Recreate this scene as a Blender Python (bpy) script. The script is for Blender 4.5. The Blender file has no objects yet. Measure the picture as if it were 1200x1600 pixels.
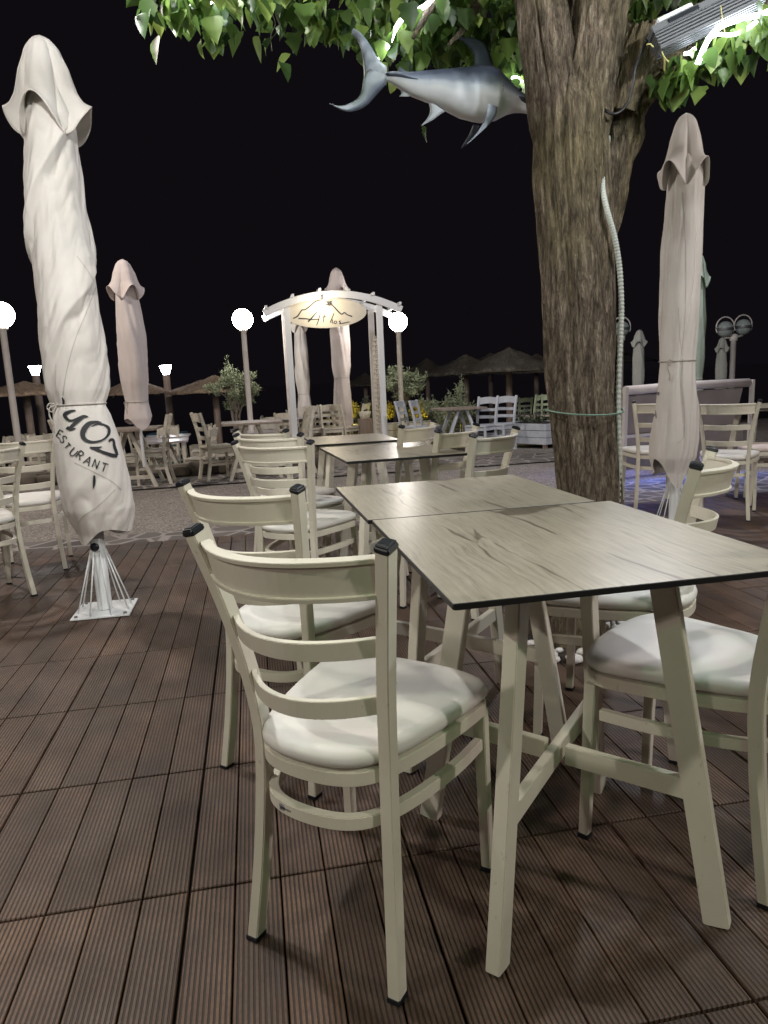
import bpy, bmesh, math, random
from mathutils import Vector, Matrix, noise
from mathutils.bvhtree import BVHTree
R = math.radians
PI = math.pi
rnd = random.Random(7)
C = bpy.data.collections.new("scene_collection")
bpy.context.scene.collection.children.link(C)
sc = bpy.context.scene

# ------------------------------------------------------------------ camera
H = 1.13
PITCH, ROLL, YAW = R(10.5), R(2.6), R(10.05)
FW = Vector((math.sin(YAW)*math.cos(PITCH), math.cos(YAW)*math.cos(PITCH), -math.sin(PITCH)))
_rt = Vector((math.cos(YAW), -math.sin(YAW), 0)); _up = _rt.cross(FW)
RT = _rt*math.cos(ROLL) - _up*math.sin(ROLL)
UP = _up*math.cos(ROLL) + _rt*math.sin(ROLL)
cam = bpy.data.cameras.new("camera"); camo = bpy.data.objects.new("camera", cam); C.objects.link(camo)
m = Matrix.Identity(4)
for i in range(3):
    m[i][0] = RT[i]; m[i][1] = UP[i]; m[i][2] = -FW[i]
m[2][3] = H
camo.matrix_world = m
cam.sensor_fit = 'VERTICAL'; cam.sensor_height = 24.0; cam.lens = 24.0*1110/1600
cam.clip_start = 0.05; cam.clip_end = 5000
sc.camera = camo

def atY(px, py, Y):            # point of the place seen at a photo position, Y metres ahead
    d = FW + RT*((px-600)/1110) - UP*((py-800)/1110)
    return Vector((0, 0, H)) + d*(Y/d.y)
def atZ(px, py, z=0.0):
    d = FW + RT*((px-600)/1110) - UP*((py-800)/1110)
    return Vector((0, 0, H)) + d*((z-H)/d.z)

# ------------------------------------------------------------------ world, night
w = bpy.data.worlds.new("World"); sc.world = w; w.use_nodes = True
bg = w.node_tree.nodes["Background"]
bg.inputs[0].default_value = (0.55, 0.46, 0.62, 1); bg.inputs[1].default_value = 0.008
sc.view_settings.view_transform = 'Standard'; sc.view_settings.look = 'None'
sc.view_settings.exposure = 0.0; sc.view_settings.gamma = 1.0
sc.view_settings.use_curve_mapping = False
sc.cycles.max_bounces = 6; sc.cycles.diffuse_bounces = 3; sc.cycles.glossy_bounces = 3
sc.cycles.transmission_bounces = 4; sc.cycles.transparent_max_bounces = 8
sc.cycles.sample_clamp_indirect = 3.0; sc.cycles.use_denoising = True

# ------------------------------------------------------------------ lamps of the terrace (behind and above the photographer), plus added fill lamps
def lamp(name, loc, power, col, radius, typ='POINT', aim=None, angle=None, size_y=None):
    l = bpy.data.lights.new(name, typ); l.energy = power; l.color = col
    if typ == 'AREA':
        l.size = radius
        if size_y: l.shape = 'RECTANGLE'; l.size_y = size_y
    else: l.shadow_soft_size = radius
    if typ == 'SPOT': l.spot_size = R(angle); l.spot_blend = .5
    o = bpy.data.objects.new(name, l); C.objects.link(o); o.location = loc
    if aim is not None:
        o.rotation_euler = (Vector(aim)-Vector(loc)).to_track_quat('-Z', 'Y').to_euler()
    return o
LAMPS = [
    lamp("eave_and_fill_lamp", (-2.4, 0.6, 2.8), 122, (1, .975, .86), .035),
    lamp("eave_and_fill_lamp", (-1.2, -1.8, 3.0), 26, (1, .88, .78), .04),
    lamp("eave_and_fill_lamp", (1.9, -1.6, 3.0), 16, (1, .86, .78), .04),
    lamp("tree_led_and_fill", (-0.5, 2.2, 2.75), 105, (1, .985, .97), .04),
    lamp("tree_led_and_fill", (1.9, 1.25, 2.65), 80, (.93, .97, 1), .04),
    lamp("facade_lamp", (-4.5, -3.0, 4.2), 215, (1, .85, .78), .12),
    lamp("facade_lamp", (4.8, -2.0, 4.2), 470, (1, .89, .83), .12),
    lamp("tree_led_and_fill", (1.62, 2.05, 2.22), 5, (.93, .97, 1), .03),  # added fill near the LED rope, brightens the dark right limb
    lamp("eave_and_fill_lamp", (4.4, 2.6, 3.1), 95, (1, .93, .88), .12),  # added unseen fill, not an eave light; brightens the right parasol
    lamp("green_neon", (0.9, -0.5, 2.3), 14, (.2, 1, .3), .02),
    lamp("plaza_lamp", (-3.5, 6.8, 5.0), 640, (1, .89, .80), .2),
    lamp("plaza_lamp", (4.5, 7.5, 5.0), 480, (.96, .94, 1.0), .2),
]

# ------------------------------------------------------------------ materials
MATS = {}
def newmat(name, col=(.5, .5, .5), rough=.5, metal=0.0, spec=.5):
    mt = bpy.data.materials.new(name); mt.use_nodes = True
    nt = mt.node_tree; b = nt.nodes["Principled BSDF"]
    b.inputs["Base Color"].default_value = (*col, 1); b.inputs["Roughness"].default_value = rough
    b.inputs["Metallic"].default_value = metal
    b.inputs["Specular IOR Level"].default_value = spec
    MATS[name] = mt
    return mt, nt, b
def N(nt, t, **k):
    n = nt.nodes.new(t)
    for a, v in k.items():
        if a.startswith('i_'):
            n.inputs[a[2:].replace('_', ' ')].default_value = v
        else: setattr(n, a, v)
    return n
def L(nt, a, b): nt.links.new(a, b)
def ramp(nt, fac, stops):
    r = nt.nodes.new('ShaderNodeValToRGB'); L(nt, fac, r.inputs[0])
    e = r.color_ramp.elements
    while len(e) < len(stops): e.new(.5)
    for i, (p, c) in enumerate(stops):
        e[i].position = p; e[i].color = (*c, 1) if len(c) == 3 else c
    return r
def coords(nt, scale=(1, 1, 1), kind='Object', rot=(0, 0, 0)):
    tc = N(nt, 'ShaderNodeTexCoord'); mp = N(nt, 'ShaderNodeMapping')
    mp.inputs['Scale'].default_value = scale; mp.inputs['Rotation'].default_value = rot
    L(nt, tc.outputs[kind], mp.inputs[0]); return mp.outputs[0]
def bump(nt, b, height, strength=.3, dist=.01, prev=None):
    bp = N(nt, 'ShaderNodeBump'); bp.inputs['Strength'].default_value = strength; bp.inputs['Distance'].default_value = dist
    L(nt, height, bp.inputs['Height'])
    if prev: L(nt, prev, bp.inputs['Normal'])
    L(nt, bp.outputs[0], b.inputs['Normal']); return bp.outputs[0]
def noisy(name, c1, c2, scale, rough=.5, bstr=.2, bdist=.002, stretch=(1, 1, 1), detail=5, metal=0, spec=.5, bscale=None, kind='Object', pos=(.35, .68)):
    mt, nt, b = newmat(name, c1, rough, metal, spec)
    co = coords(nt, stretch, kind)
    n = N(nt, 'ShaderNodeTexNoise', i_Scale=scale, i_Detail=detail); L(nt, co, n.inputs['Vector'])
    r = ramp(nt, n.outputs[0], [(pos[0], c1), (pos[1], c2)]); L(nt, r.outputs[0], b.inputs['Base Color'])
    if bstr:
        n2 = N(nt, 'ShaderNodeTexNoise', i_Scale=bscale or scale*3, i_Detail=4); L(nt, co, n2.inputs['Vector'])
        bump(nt, b, n2.outputs[0], bstr, bdist)
    return mt
noisy('cream', (.67, .635, .53), (.73, .695, .59), 6, .42, .12, .0006, bscale=260)
nt = MATS['cream'].node_tree; b = nt.nodes["Principled BSDF"]; src = b.inputs['Base Color'].links[0].from_socket
sc1 = N(nt, 'ShaderNodeTexNoise', i_Scale=38, i_Detail=8); sc1.inputs['Roughness'].default_value = .75; L(nt, coords(nt, (1, 1, .5)), sc1.inputs['Vector'])
scr = ramp(nt, sc1.outputs[0], [(.30, (.62, .58, .52)), (.385, (1, 1, 1))])
scm = N(nt, 'ShaderNodeMix', data_type='RGBA', blend_type='MULTIPLY'); scm.inputs[0].default_value = .8; L(nt, src, scm.inputs[6]); L(nt, scr.outputs[0], scm.inputs[7]); L(nt, scm.outputs[2], b.inputs['Base Color'])
noisy('bg_cream', (.50, .46, .38), (.64, .60, .51), 14, .6, .1, .001)
noisy('blue_white', (.50, .54, .60), (.62, .64, .68), 9, .6, .1, .001)
noisy('green_white', (.42, .50, .34), (.52, .60, .42), 9, .6, .1, .001)
noisy('leatherette', (.70, .69, .645), (.78, .765, .72), 5, .5, .10, .001, bscale=22)
noisy('pink_pad', (.66, .55, .52), (.74, .64, .60), 5, .6, .25, .0012, bscale=22)
newmat('black_plastic', (.012, .014, .02), .35)
newmat('table_edge', (.010, .010, .011), .45)
newmat('white_metal', (.74, .76, .77), .38)
newmat('steel', (.16, .165, .175), .5, .6)
newmat('ink', (.02, .022, .028), .6)
newmat('rope', (.45, .42, .38), .8)
newmat('green_wire', (.13, .22, .17), .5)
newmat('yellow_cord', (.45, .42, .16), .6)
newmat('black_cable', (.012, .012, .013), .5)
newmat('label_grey', (.30, .31, .36), .4)
newmat('label_white', (.6, .62, .62), .6)
noisy('fabric', (.66, .625, .59), (.74, .705, .67), 3, .85, .35, .004, bscale=9)
noisy('fabric_pink', (.66, .585, .56), (.73, .66, .635), 3, .85, .35, .004, bscale=9)
noisy('fabric_green', (.30, .38, .31), (.37, .45, .38), 3, .85, .3, .004, bscale=9)
noisy('fabric_grey', (.36, .37, .33), (.44, .45, .41), 3, .85, .3, .004, bscale=9)
for nm in ('fabric', 'fabric_pink'):     # fine weave over the creases
    nt = MATS[nm].node_tree; b = nt.nodes["Principled BSDF"]
    wv = N(nt, 'ShaderNodeTexNoise', i_Scale=420, i_Detail=2); L(nt, coords(nt), wv.inputs['Vector'])
    bump(nt, b, wv.outputs[0], .12, .0008, prev=b.inputs['Normal'].links[0].from_socket)
noisy('pebble', (.62, .60, .58), (.76, .75, .73), 12, .6, .1, .001)
noisy('dark_rock', (.03, .027, .024), (.20, .165, .13), 2.2, .9, .6, .02)
noisy('soil', (.02, .015, .012), (.05, .04, .03), 20, .95, .5, .01)
noisy('sheet', (.27, .235, .23), (.32, .285, .275), 5, .55, .1, .002)
noisy('roll', (.60, .55, .54), (.70, .65, .63), 5, .6, .3, .004, bscale=7)
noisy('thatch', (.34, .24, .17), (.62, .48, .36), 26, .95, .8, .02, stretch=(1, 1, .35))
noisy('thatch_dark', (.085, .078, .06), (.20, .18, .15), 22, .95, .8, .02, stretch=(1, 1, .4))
noisy('wood_post', (.26, .20, .17), (.36, .29, .25), 8, .8, .4, .004, stretch=(4, 4, .5))
noisy('pole_paint', (.66, .62, .59), (.74, .70, .67), 8, .6, .1, .001)
noisy('olive_leaf', (.17, .21, .12), (.34, .38, .25), 3, .6, 0)
noisy('olive_dark', (.06, .075, .05), (.13, .15, .11), 3, .6, 0)
noisy('olive_wood', (.16, .13, .11), (.26, .23, .19), 12, .9, .3, .004)
noisy('gold_leaf', (.34, .28, .03), (.60, .50, .08), 6, .6, 0)
noisy('far_wood', (.22, .18, .15), (.34, .28, .23), 10, .55, .1, .001, stretch=(1, 6, 1))
noisy('far_top', (.36, .33, .34), (.48, .45, .46), 6, .28, .05, .001)
newmat('teal_paint', (.03, .12, .16), .6)
newmat('glass_unlit', (.34, .40, .39), .25)
noisy('sand', (.020, .018, .016), (.05, .044, .038), .7, .95, .4, .03)
newmat('sea', (.02, .02, .026), .08)
noisy('conduit', (.40, .43, .39), (.46, .48, .44), 8, .5, 0)

# laminated table top printed as pale cracked oak
def mat_top(name, a, b2, rough):
    mt, nt, b = newmat(name, a, rough)
    co = coords(nt, (1, 1, 1))
    w1 = N(nt, 'ShaderNodeTexNoise', i_Scale=2.2, i_Detail=3); L(nt, co, w1.inputs['Vector'])
    mixv = N(nt, 'ShaderNodeVectorMath', operation='MULTIPLY_ADD')
    L(nt, w1.outputs['Color'], mixv.inputs[0]); mixv.inputs[1].default_value = (.10, .12, 0); L(nt, co, mixv.inputs[2])
    mp = N(nt, 'ShaderNodeMapping'); mp.inputs['Rotation'].default_value = (0, 0, R(-5)); mp.inputs['Scale'].default_value = (38, 2.0, 1)
    L(nt, mixv.outputs[0], mp.inputs[0])
    g = N(nt, 'ShaderNodeTexNoise', i_Scale=2.6, i_Detail=8); g.inputs['Roughness'].default_value = .7; L(nt, mp.outputs[0], g.inputs['Vector'])
    r = ramp(nt, g.outputs[0], [(.30, tuple(x*.62 for x in a)), (.44, a), (.68, b2)])
    # long cracks
    mp2 = N(nt, 'ShaderNodeMapping'); mp2.inputs['Rotation'].default_value = (0, 0, R(-6)); mp2.inputs['Scale'].default_value = (4.2, .42, 1)
    L(nt, mixv.outputs[0], mp2.inputs[0])
    v = N(nt, 'ShaderNodeTexVoronoi', feature='DISTANCE_TO_EDGE', i_Scale=1.35); L(nt, mp2.outputs[0], v.inputs['Vector'])
    n3 = N(nt, 'ShaderNodeTexNoise', i_Scale=3.2, i_Detail=3); L(nt, co, n3.inputs['Vector'])
    add = N(nt, 'ShaderNodeMath', operation='MULTIPLY_ADD'); L(nt, n3.outputs[0], add.inputs[0]); add.inputs[1].default_value = .12; add.inputs[2].default_value = -.060
    sub = N(nt, 'ShaderNodeMath', operation='ADD'); L(nt, v.outputs[0], sub.inputs[0]); L(nt, add.outputs[0], sub.inputs[1])
    cr = ramp(nt, sub.outputs[0], [(.0, (.48, .46, .43)), (.010, (1, 1, 1))])
    mx = N(nt, 'ShaderNodeMix', data_type='RGBA', blend_type='MULTIPLY'); mx.inputs[0].default_value = 1
    L(nt, r.outputs[0], mx.inputs[6]); L(nt, cr.outputs[0], mx.inputs[7])
    big = N(nt, 'ShaderNodeTexNoise', i_Scale=3.0, i_Detail=4); L(nt, co, big.inputs['Vector'])
    br = ramp(nt, big.outputs[0], [(.3, (.82, .81, .80)), (.65, (1.04, 1.04, 1.02))])
    mx2 = N(nt, 'ShaderNodeMix', data_type='RGBA', blend_type='MULTIPLY'); mx2.inputs[0].default_value = 1
    L(nt, mx.outputs[2], mx2.inputs[6]); L(nt, br.outputs[0], mx2.inputs[7])
    L(nt, mx2.outputs[2], b.inputs['Base Color'])
    bump(nt, b, g.outputs[0], .25, .0008)
mat_top('oak_top', (.345, .315, .255), (.45, .415, .345), .30)

# bark
mt, nt, b = newmat('bark', (.1, .08, .05), .95)
co = coords(nt, (1, 1, .20))
n1 = N(nt, 'ShaderNodeTexNoise', i_Scale=55, i_Detail=9); n1.inputs['Roughness'].default_value = .68; n1.inputs['Distortion'].default_value = .5
L(nt, co, n1.inputs['Vector'])
v1 = N(nt, 'ShaderNodeTexVoronoi', i_Scale=80, feature='DISTANCE_TO_EDGE'); 
dm = N(nt, 'ShaderNodeVectorMath', operation='MULTIPLY_ADD'); L(nt, n1.outputs['Color'], dm.inputs[0]); dm.inputs[1].default_value = (.035, .035, .02); L(nt, co, dm.inputs[2])
L(nt, dm.outputs[0], v1.inputs['Vector'])
r1 = ramp(nt, n1.outputs[0], [(.36, (.07, .052, .038)), (.5, (.22, .168, .12)), (.64, (.40, .33, .25))])
r2 = ramp(nt, v1.outputs[0], [(.0, (.35, .33, .3)), (.13, (1, 1, 1))])
mx = N(nt, 'ShaderNodeMix', data_type='RGBA', blend_type='MULTIPLY'); mx.inputs[0].default_value = .8
L(nt, r1.outputs[0], mx.inputs[6]); L(nt, r2.outputs[0], mx.inputs[7])
lich = N(nt, 'ShaderNodeTexNoise', i_Scale=2.0, i_Detail=6); L(nt, coords(nt, (1, 1, .6)), lich.inputs['Vector'])
lr = ramp(nt, lich.outputs[0], [(.47, (0, 0, 0)), (.62, (.6, .6, .6))])
mx2 = N(nt, 'ShaderNodeMix', data_type='RGBA'); L(nt, lr.outputs[0], mx2.inputs[0]); L(nt, mx.outputs[2], mx2.inputs[6])
gr = ramp(nt, n1.outputs[0], [(.36, (.06, .052, .022)), (.62, (.30, .25, .11))]); L(nt, gr.outputs[0], mx2.inputs[7])
L(nt, mx2.outputs[2], b.inputs['Base Color'])
ad = N(nt, 'ShaderNodeMath', operation='MULTIPLY_ADD'); L(nt, v1.outputs[0], ad.inputs[0]); ad.inputs[1].default_value = 1.5; L(nt, n1.outputs[0], ad.inputs[2])
bump(nt, b, ad.outputs[0], 1.0, .018)

# grooved decking board
mt, nt, b = newmat('decking', (.1, .07, .05), .62)
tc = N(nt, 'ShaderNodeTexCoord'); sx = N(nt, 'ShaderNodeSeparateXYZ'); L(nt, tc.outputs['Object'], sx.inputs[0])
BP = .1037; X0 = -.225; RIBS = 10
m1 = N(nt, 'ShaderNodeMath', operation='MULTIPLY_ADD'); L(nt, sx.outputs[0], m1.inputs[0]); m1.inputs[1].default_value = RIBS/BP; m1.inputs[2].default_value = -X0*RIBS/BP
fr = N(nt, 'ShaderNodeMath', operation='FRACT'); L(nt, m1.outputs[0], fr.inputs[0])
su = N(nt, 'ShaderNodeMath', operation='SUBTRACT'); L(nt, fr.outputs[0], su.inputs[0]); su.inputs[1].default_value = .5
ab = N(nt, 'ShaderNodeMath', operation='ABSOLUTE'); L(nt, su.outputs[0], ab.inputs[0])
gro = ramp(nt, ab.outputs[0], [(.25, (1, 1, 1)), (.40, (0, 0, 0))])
nn = N(nt, 'ShaderNodeTexNoise', i_Scale=9, i_Detail=6); L(nt, coords(nt, (1, .5, 1)), nn.inputs['Vector'])
sp = N(nt, 'ShaderNodeTexNoise', i_Scale=160, i_Detail=3); L(nt, coords(nt, (1, .5, 1)), sp.inputs['Vector'])
geo = N(nt, 'ShaderNodeNewGeometry')
isl = ramp(nt, geo.outputs['Random Per Island'], [(0, (.74, .72, .70)), (1, (1.22, 1.15, 1.1))])
c1 = ramp(nt, nn.outputs[0], [(.3, (.070, .044, .032)), (.7, (.142, .094, .068))])
ma = N(nt, 'ShaderNodeMix', data_type='RGBA', blend_type='MULTIPLY'); ma.inputs[0].default_value = 1; L(nt, c1.outputs[0], ma.inputs[6]); L(nt, isl.outputs[0], ma.inputs[7])
spr = ramp(nt, sp.outputs[0], [(.3, (.8, .8, .8)), (.7, (1.15, 1.15, 1.15))])
mb_ = N(nt, 'ShaderNodeMix', data_type='RGBA', blend_type='MULTIPLY'); mb_.inputs[0].default_value = 1; L(nt, ma.outputs[2], mb_.inputs[6]); L(nt, spr.outputs[0], mb_.inputs[7])
dg = N(nt, 'ShaderNodeMix', data_type='RGBA'); L(nt, gro.outputs[0], dg.inputs[0]); dg.inputs[6].default_value = (.032, .022, .016, 1); L(nt, mb_.outputs[2], dg.inputs[7])  # groove shade and dirt both put into this dark colour
wr = N(nt, 'ShaderNodeTexNoise', i_Scale=1.7, i_Detail=7); wr.inputs['Roughness'].default_value = .65; L(nt, coords(nt), wr.inputs['Vector'])
wrr = ramp(nt, wr.outputs[0], [(.36, (.72, .72, .74)), (.5, (1, 1, 1)), (.66, (1.25, 1.2, 1.15))])
wm = N(nt, 'ShaderNodeMix', data_type='RGBA', blend_type='MULTIPLY'); wm.inputs[0].default_value = 1; L(nt, dg.outputs[2], wm.inputs[6]); L(nt, wrr.outputs[0], wm.inputs[7])
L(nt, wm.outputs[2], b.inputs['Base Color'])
rgh = ramp(nt, wr.outputs[0], [(.35, (.5, .5, .5)), (.65, (.75, .75, .75))]); L(nt, rgh.outputs[0], b.inputs['Roughness'])
bump(nt, b, gro.outputs[0], .7, .0025)

# washed-aggregate road
mt, nt, b = newmat('aggregate', (.2, .17, .15), .85)
co = coords(nt)
v = N(nt, 'ShaderNodeTexVoronoi', i_Scale=75); L(nt, co, v.inputs['Vector'])
r = ramp(nt, v.outputs['Color'], [(.1, (.11, .098, .088)), (.5, (.25, .22, .195)), (.95, (.46, .42, .38))])
bgn = N(nt, 'ShaderNodeTexNoise', i_Scale=.8, i_Detail=5); L(nt, co, bgn.inputs['Vector'])
r2 = ramp(nt, bgn.outputs[0], [(.3, (.75, .74, .73)), (.7, (1.1, 1.1, 1.1))])
mx = N(nt, 'ShaderNodeMix', data_type='RGBA', blend_type='MULTIPLY'); mx.inputs[0].default_value = 1
L(nt, r.outputs[0], mx.inputs[6]); L(nt, r2.outputs[0], mx.inputs[7]); L(nt, mx.outputs[2], b.inputs['Base Color'])
bump(nt, b, v.outputs['Distance'], .5, .006)
# crazy paving: irregular dark stones, pale raised joints
mt, nt, b = newmat('crazy_paving', (.1, .1, .1), .8)
co = coords(nt)
v = N(nt, 'ShaderNodeTexVoronoi', feature='DISTANCE_TO_EDGE', i_Scale=4.2); L(nt, co, v.inputs['Vector'])
vc = N(nt, 'ShaderNodeTexVoronoi', i_Scale=4.2); L(nt, co, vc.inputs['Vector'])
st = ramp(nt, vc.outputs['Color'], [(.1, (.075, .065, .06)), (.9, (.17, .15, .135))])
jr = ramp(nt, v.outputs[0], [(.045, (1, 1, 1)), (.075, (0, 0, 0))])
mx = N(nt, 'ShaderNodeMix', data_type='RGBA'); L(nt, jr.outputs[0], mx.inputs[0]); L(nt, st.outputs[0], mx.inputs[6]); mx.inputs[7].default_value = (.33, .30, .28, 1)
L(nt, mx.outputs[2], b.inputs['Base Color']); bump(nt, b, jr.outputs[0], .4, .006)
# leaf of the big tree
mt, nt, b = newmat('leaf', (.1, .2, .04), .42)
geo = N(nt, 'ShaderNodeNewGeometry')
r = ramp(nt, geo.outputs['Random Per Island'], [(0, (.03, .062, .02)), (.45, (.075, .135, .03)), (.8, (.14, .22, .05)), (1, (.24, .31, .08))])  # random leaf greens; the darkest have the shade of unlit leaves painted in
L(nt, r.outputs[0], b.inputs['Base Color'])
tr = N(nt, 'ShaderNodeBsdfTranslucent'); hs = N(nt, 'ShaderNodeHueSaturation', i_Value=1.5); L(nt, r.outputs[0], hs.inputs['Color']); L(nt, hs.outputs[0], tr.inputs[0])
ms = N(nt, 'ShaderNodeMixShader'); ms.inputs[0].default_value = .38
L(nt, b.outputs[0], ms.inputs[1]); L(nt, tr.outputs[0], ms.inputs[2]); L(nt, ms.outputs[0], nt.nodes['Material Output'].inputs[0])
# painted plaster fish: dark back, pale belly (paint layout stored in the mesh)
mt, nt, b = newmat('fish_paint', (.4, .42, .45), .5)
at = N(nt, 'ShaderNodeAttribute', attribute_name='paint')
nz = N(nt, 'ShaderNodeTexNoise', i_Scale=14, i_Detail=5); L(nt, coords(nt, (1, 1, 1)), nz.inputs['Vector'])
mm = N(nt, 'ShaderNodeMath', operation='MULTIPLY_ADD'); L(nt, nz.outputs[0], mm.inputs[0]); mm.inputs[1].default_value = .34; L(nt, at.outputs['Fac'], mm.inputs[2])
r = ramp(nt, mm.outputs[0], [(.30, (.72, .74, .78)), (.55, (.52, .57, .64)), (.70, (.22, .26, .34)), (.95, (.07, .085, .13))])
L(nt, r.outputs[0], b.inputs['Base Color']); bump(nt, b, nz.outputs[0], .25, .004)

def emat(name, col, s):
    mt, nt, b = newmat(name, col)
    b.inputs['Emission Color'].default_value = (*col, 1); b.inputs['Emission Strength'].default_value = s
emat('globe_lit', (1, .93, .86), 60)
emat('lantern_lit', (.93, .95, 1), 60)
emat('led_white', (.88, .94, 1), 22)
emat('arch_bulb', (1, .86, .62), 170)
emat('shrub_light', (1, .85, .2), 10)

# ------------------------------------------------------------------ mesh builder
class MB:
    def __init__(s): s.v = []; s.f = []; s.mi = []; s.sm = []
    def add(s, vs, fs, mi=0, smooth=False):
        o = len(s.v); s.v += [tuple(v) for v in vs]
        for f in fs: s.f.append(tuple(i+o for i in f)); s.mi.append(mi); s.sm.append(smooth)
    def box(s, c, size, rot=0, mi=0, M=None):
        hx, hy, hz = size[0]/2, size[1]/2, size[2]/2
        vs = []
        for z in (-hz, hz):
            for x, y in ((-hx, -hy), (hx, -hy), (hx, hy), (-hx, hy)):
                p = Vector((x*math.cos(rot)-y*math.sin(rot), x*math.sin(rot)+y*math.cos(rot), z))
                if M: p = M @ Vector((x, y, z))
                vs.append(p+Vector(c))
        s.add(vs, [(0, 3, 2, 1), (4, 5, 6, 7), (0, 1, 5, 4), (1, 2, 6, 5), (2, 3, 7, 6), (3, 0, 4, 7)], mi)
    def sweep(s, pts, prof, up=(0, 0, 1), closed=False, mi=0, smooth=False, scales=None, caps=True):
        """prof: list of (a,b) in the side / normal plane; up may be a vector or list"""
        pts = [Vector(p) for p in pts]; n = len(pts); k = len(prof); rings = []
        for i, p in enumerate(pts):
            if closed: t = pts[(i+1) % n]-pts[i-1]
            else: t = pts[min(i+1, n-1)]-pts[max(i-1, 0)]
            t.normalize()
            u = Vector(up[i] if isinstance(up, list) else up)
            sd = t.cross(u)
            if sd.length < 1e-5: sd = t.cross(Vector((1, 0, 0)))
            sd.normalize(); nn = sd.cross(t)
            q = scales[i] if scales else 1
            if not isinstance(q, (tuple, list)): q = (q, q)
            rings.append([p+sd*a*q[0]+nn*b_*q[1] for a, b_ in prof])
        vs = [v for r_ in rings for v in r_]; fs = []
        for i in range(n if closed else n-1):
            a, b_ = i*k, ((i+1) % n)*k
            for j in range(k): fs.append((a+j, a+(j+1) % k, b_+(j+1) % k, b_+j))
        o = len(s.v); s.add(vs, fs, mi, smooth)
        if caps and not closed:
            s.f.append(tuple(o+j for j in reversed(range(k)))); s.mi.append(mi); s.sm.append(False)
            s.f.append(tuple(o+(n-1)*k+j for j in range(k))); s.mi.append(mi); s.sm.append(False)
    def bar(s, pts, a, b_, up=(0, 0, 1), **k):
        s.sweep(pts, [(-a/2, -b_/2), (a/2, -b_/2), (a/2, b_/2), (-a/2, b_/2)], up, **k)
    def tube(s, pts, r, n=8, **k):
        rs = r if isinstance(r, (list, tuple)) else None
        prof = [(math.cos(i*2*PI/n), math.sin(i*2*PI/n)) for i in range(n)]
        if rs: s.sweep(pts, prof, k.pop('up', (.01, .02, 1)), scales=list(rs), smooth=True, **k)
        else: s.sweep(pts, [(x*r, y*r) for x, y in prof], k.pop('up', (.01, .02, 1)), smooth=True, **k)
    def lathe(s, prof, n=24, c=(0, 0, 0), mi=0, smooth=True):
        vs = []; fs = []
        for r_, z in prof:
            for i in range(n):
                a = i*2*PI/n; vs.append((c[0]+r_*math.cos(a), c[1]+r_*math.sin(a), c[2]+z))
        for j in range(len(prof)-1):
            for i in range(n): fs.append((j*n+i, j*n+(i+1) % n, (j+1)*n+(i+1) % n, (j+1)*n+i))
        s.add(vs, fs, mi, smooth)
    def ball(s, c, r, n=16, m=10, sz=1, mi=0):
        prof = [(max(1e-4, r*math.sin(PI*j/m)), -r*sz*math.cos(PI*j/m)) for j in range(m+1)]
        s.lathe(prof, n, c, mi)
    def mesh(s, name, mats, bevel=0, weld=True):
        me = bpy.data.meshes.new(name); me.from_pydata(s.v, [], s.f)
        for a in (mats if isinstance(mats, (list, tuple)) else [mats]): me.materials.append(MATS[a])
        for p, mi_, sm in zip(me.polygons, s.mi, s.sm): p.material_index = mi_; p.use_smooth = sm
        me.update()
        bm = bmesh.new(); bm.from_mesh(me)
        if weld: bmesh.ops.remove_doubles(bm, verts=bm.verts, dist=1e-5)
        bmesh.ops.recalc_face_normals(bm, faces=bm.faces)
        if bevel:
            ed = [e for e in bm.edges if len(e.link_faces) == 2 and e.calc_face_angle(0) > R(35)]
            if ed: bmesh.ops.bevel(bm, geom=ed, offset=bevel, segments=2, affect='EDGES', clamp_overlap=True)
        bm.to_mesh(me); bm.free(); return me
    def obj(s, name, mats, parent=None, bevel=0, loc=None, rotz=0, weld=True):
        o = bpy.data.objects.new(name, s.mesh(name, mats, bevel, weld)); C.objects.link(o)
        if parent: o.parent = parent
        if loc: o.location = loc
        if rotz: o.rotation_euler.z = rotz
        return o
def thing(name, label, cat, loc=(0, 0, 0), rotz=0, group=None):
    o = bpy.data.objects.new(name, None); C.objects.link(o); o.empty_display_size = .1
    o.location = loc; o.rotation_euler = (0, 0, rotz); o['label'] = label; o['category'] = cat
    if group: o['group'] = group
    return o
def tag(o, label, cat, group=None, kind=None):
    if label: o['label'] = label
    if cat: o['category'] = cat
    if group: o['group'] = group
    if kind: o['kind'] = kind
    return o
def copy_tree(o, parent=None):
    c = o.copy(); C.objects.link(c); c.parent = parent
    for ch in list(o.children): copy_tree(ch, c)
    return c
def dup(root, loc, rotz, label, group=None):
    c = copy_tree(root); c.location = loc; c.rotation_euler = (0, 0, rotz); c['label'] = label
    if group: c['group'] = group
    return c
def smooth_path(pts, n=4):
    """Catmull-Rom through the points"""
    P = [Vector(p) for p in pts]; P = [P[0]*2-P[1]]+P+[P[-1]*2-P[-2]]; out = []
    for i in range(1, len(P)-2):
        for j in range(n):
            t = j/n; a, b_, c_, d = P[i-1], P[i], P[i+1], P[i+2]
            out.append(.5*((2*b_)+(c_-a)*t+(2*a-5*b_+4*c_-d)*t*t+(3*b_-a-3*c_+d)*t**3))
    out.append(P[-2]); return out
def chaikin(pts, it=3, closed=True):
    P = [Vector(p) for p in pts]
    for _ in range(it):
        Q = []; n = len(P)
        for i in range(n if closed else n-1):
            a, b_ = P[i], P[(i+1) % n]; Q += [a*.75+b_*.25, a*.25+b_*.75]
        P = Q if closed else [P[0]]+Q+[P[-1]]
    return P
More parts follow.
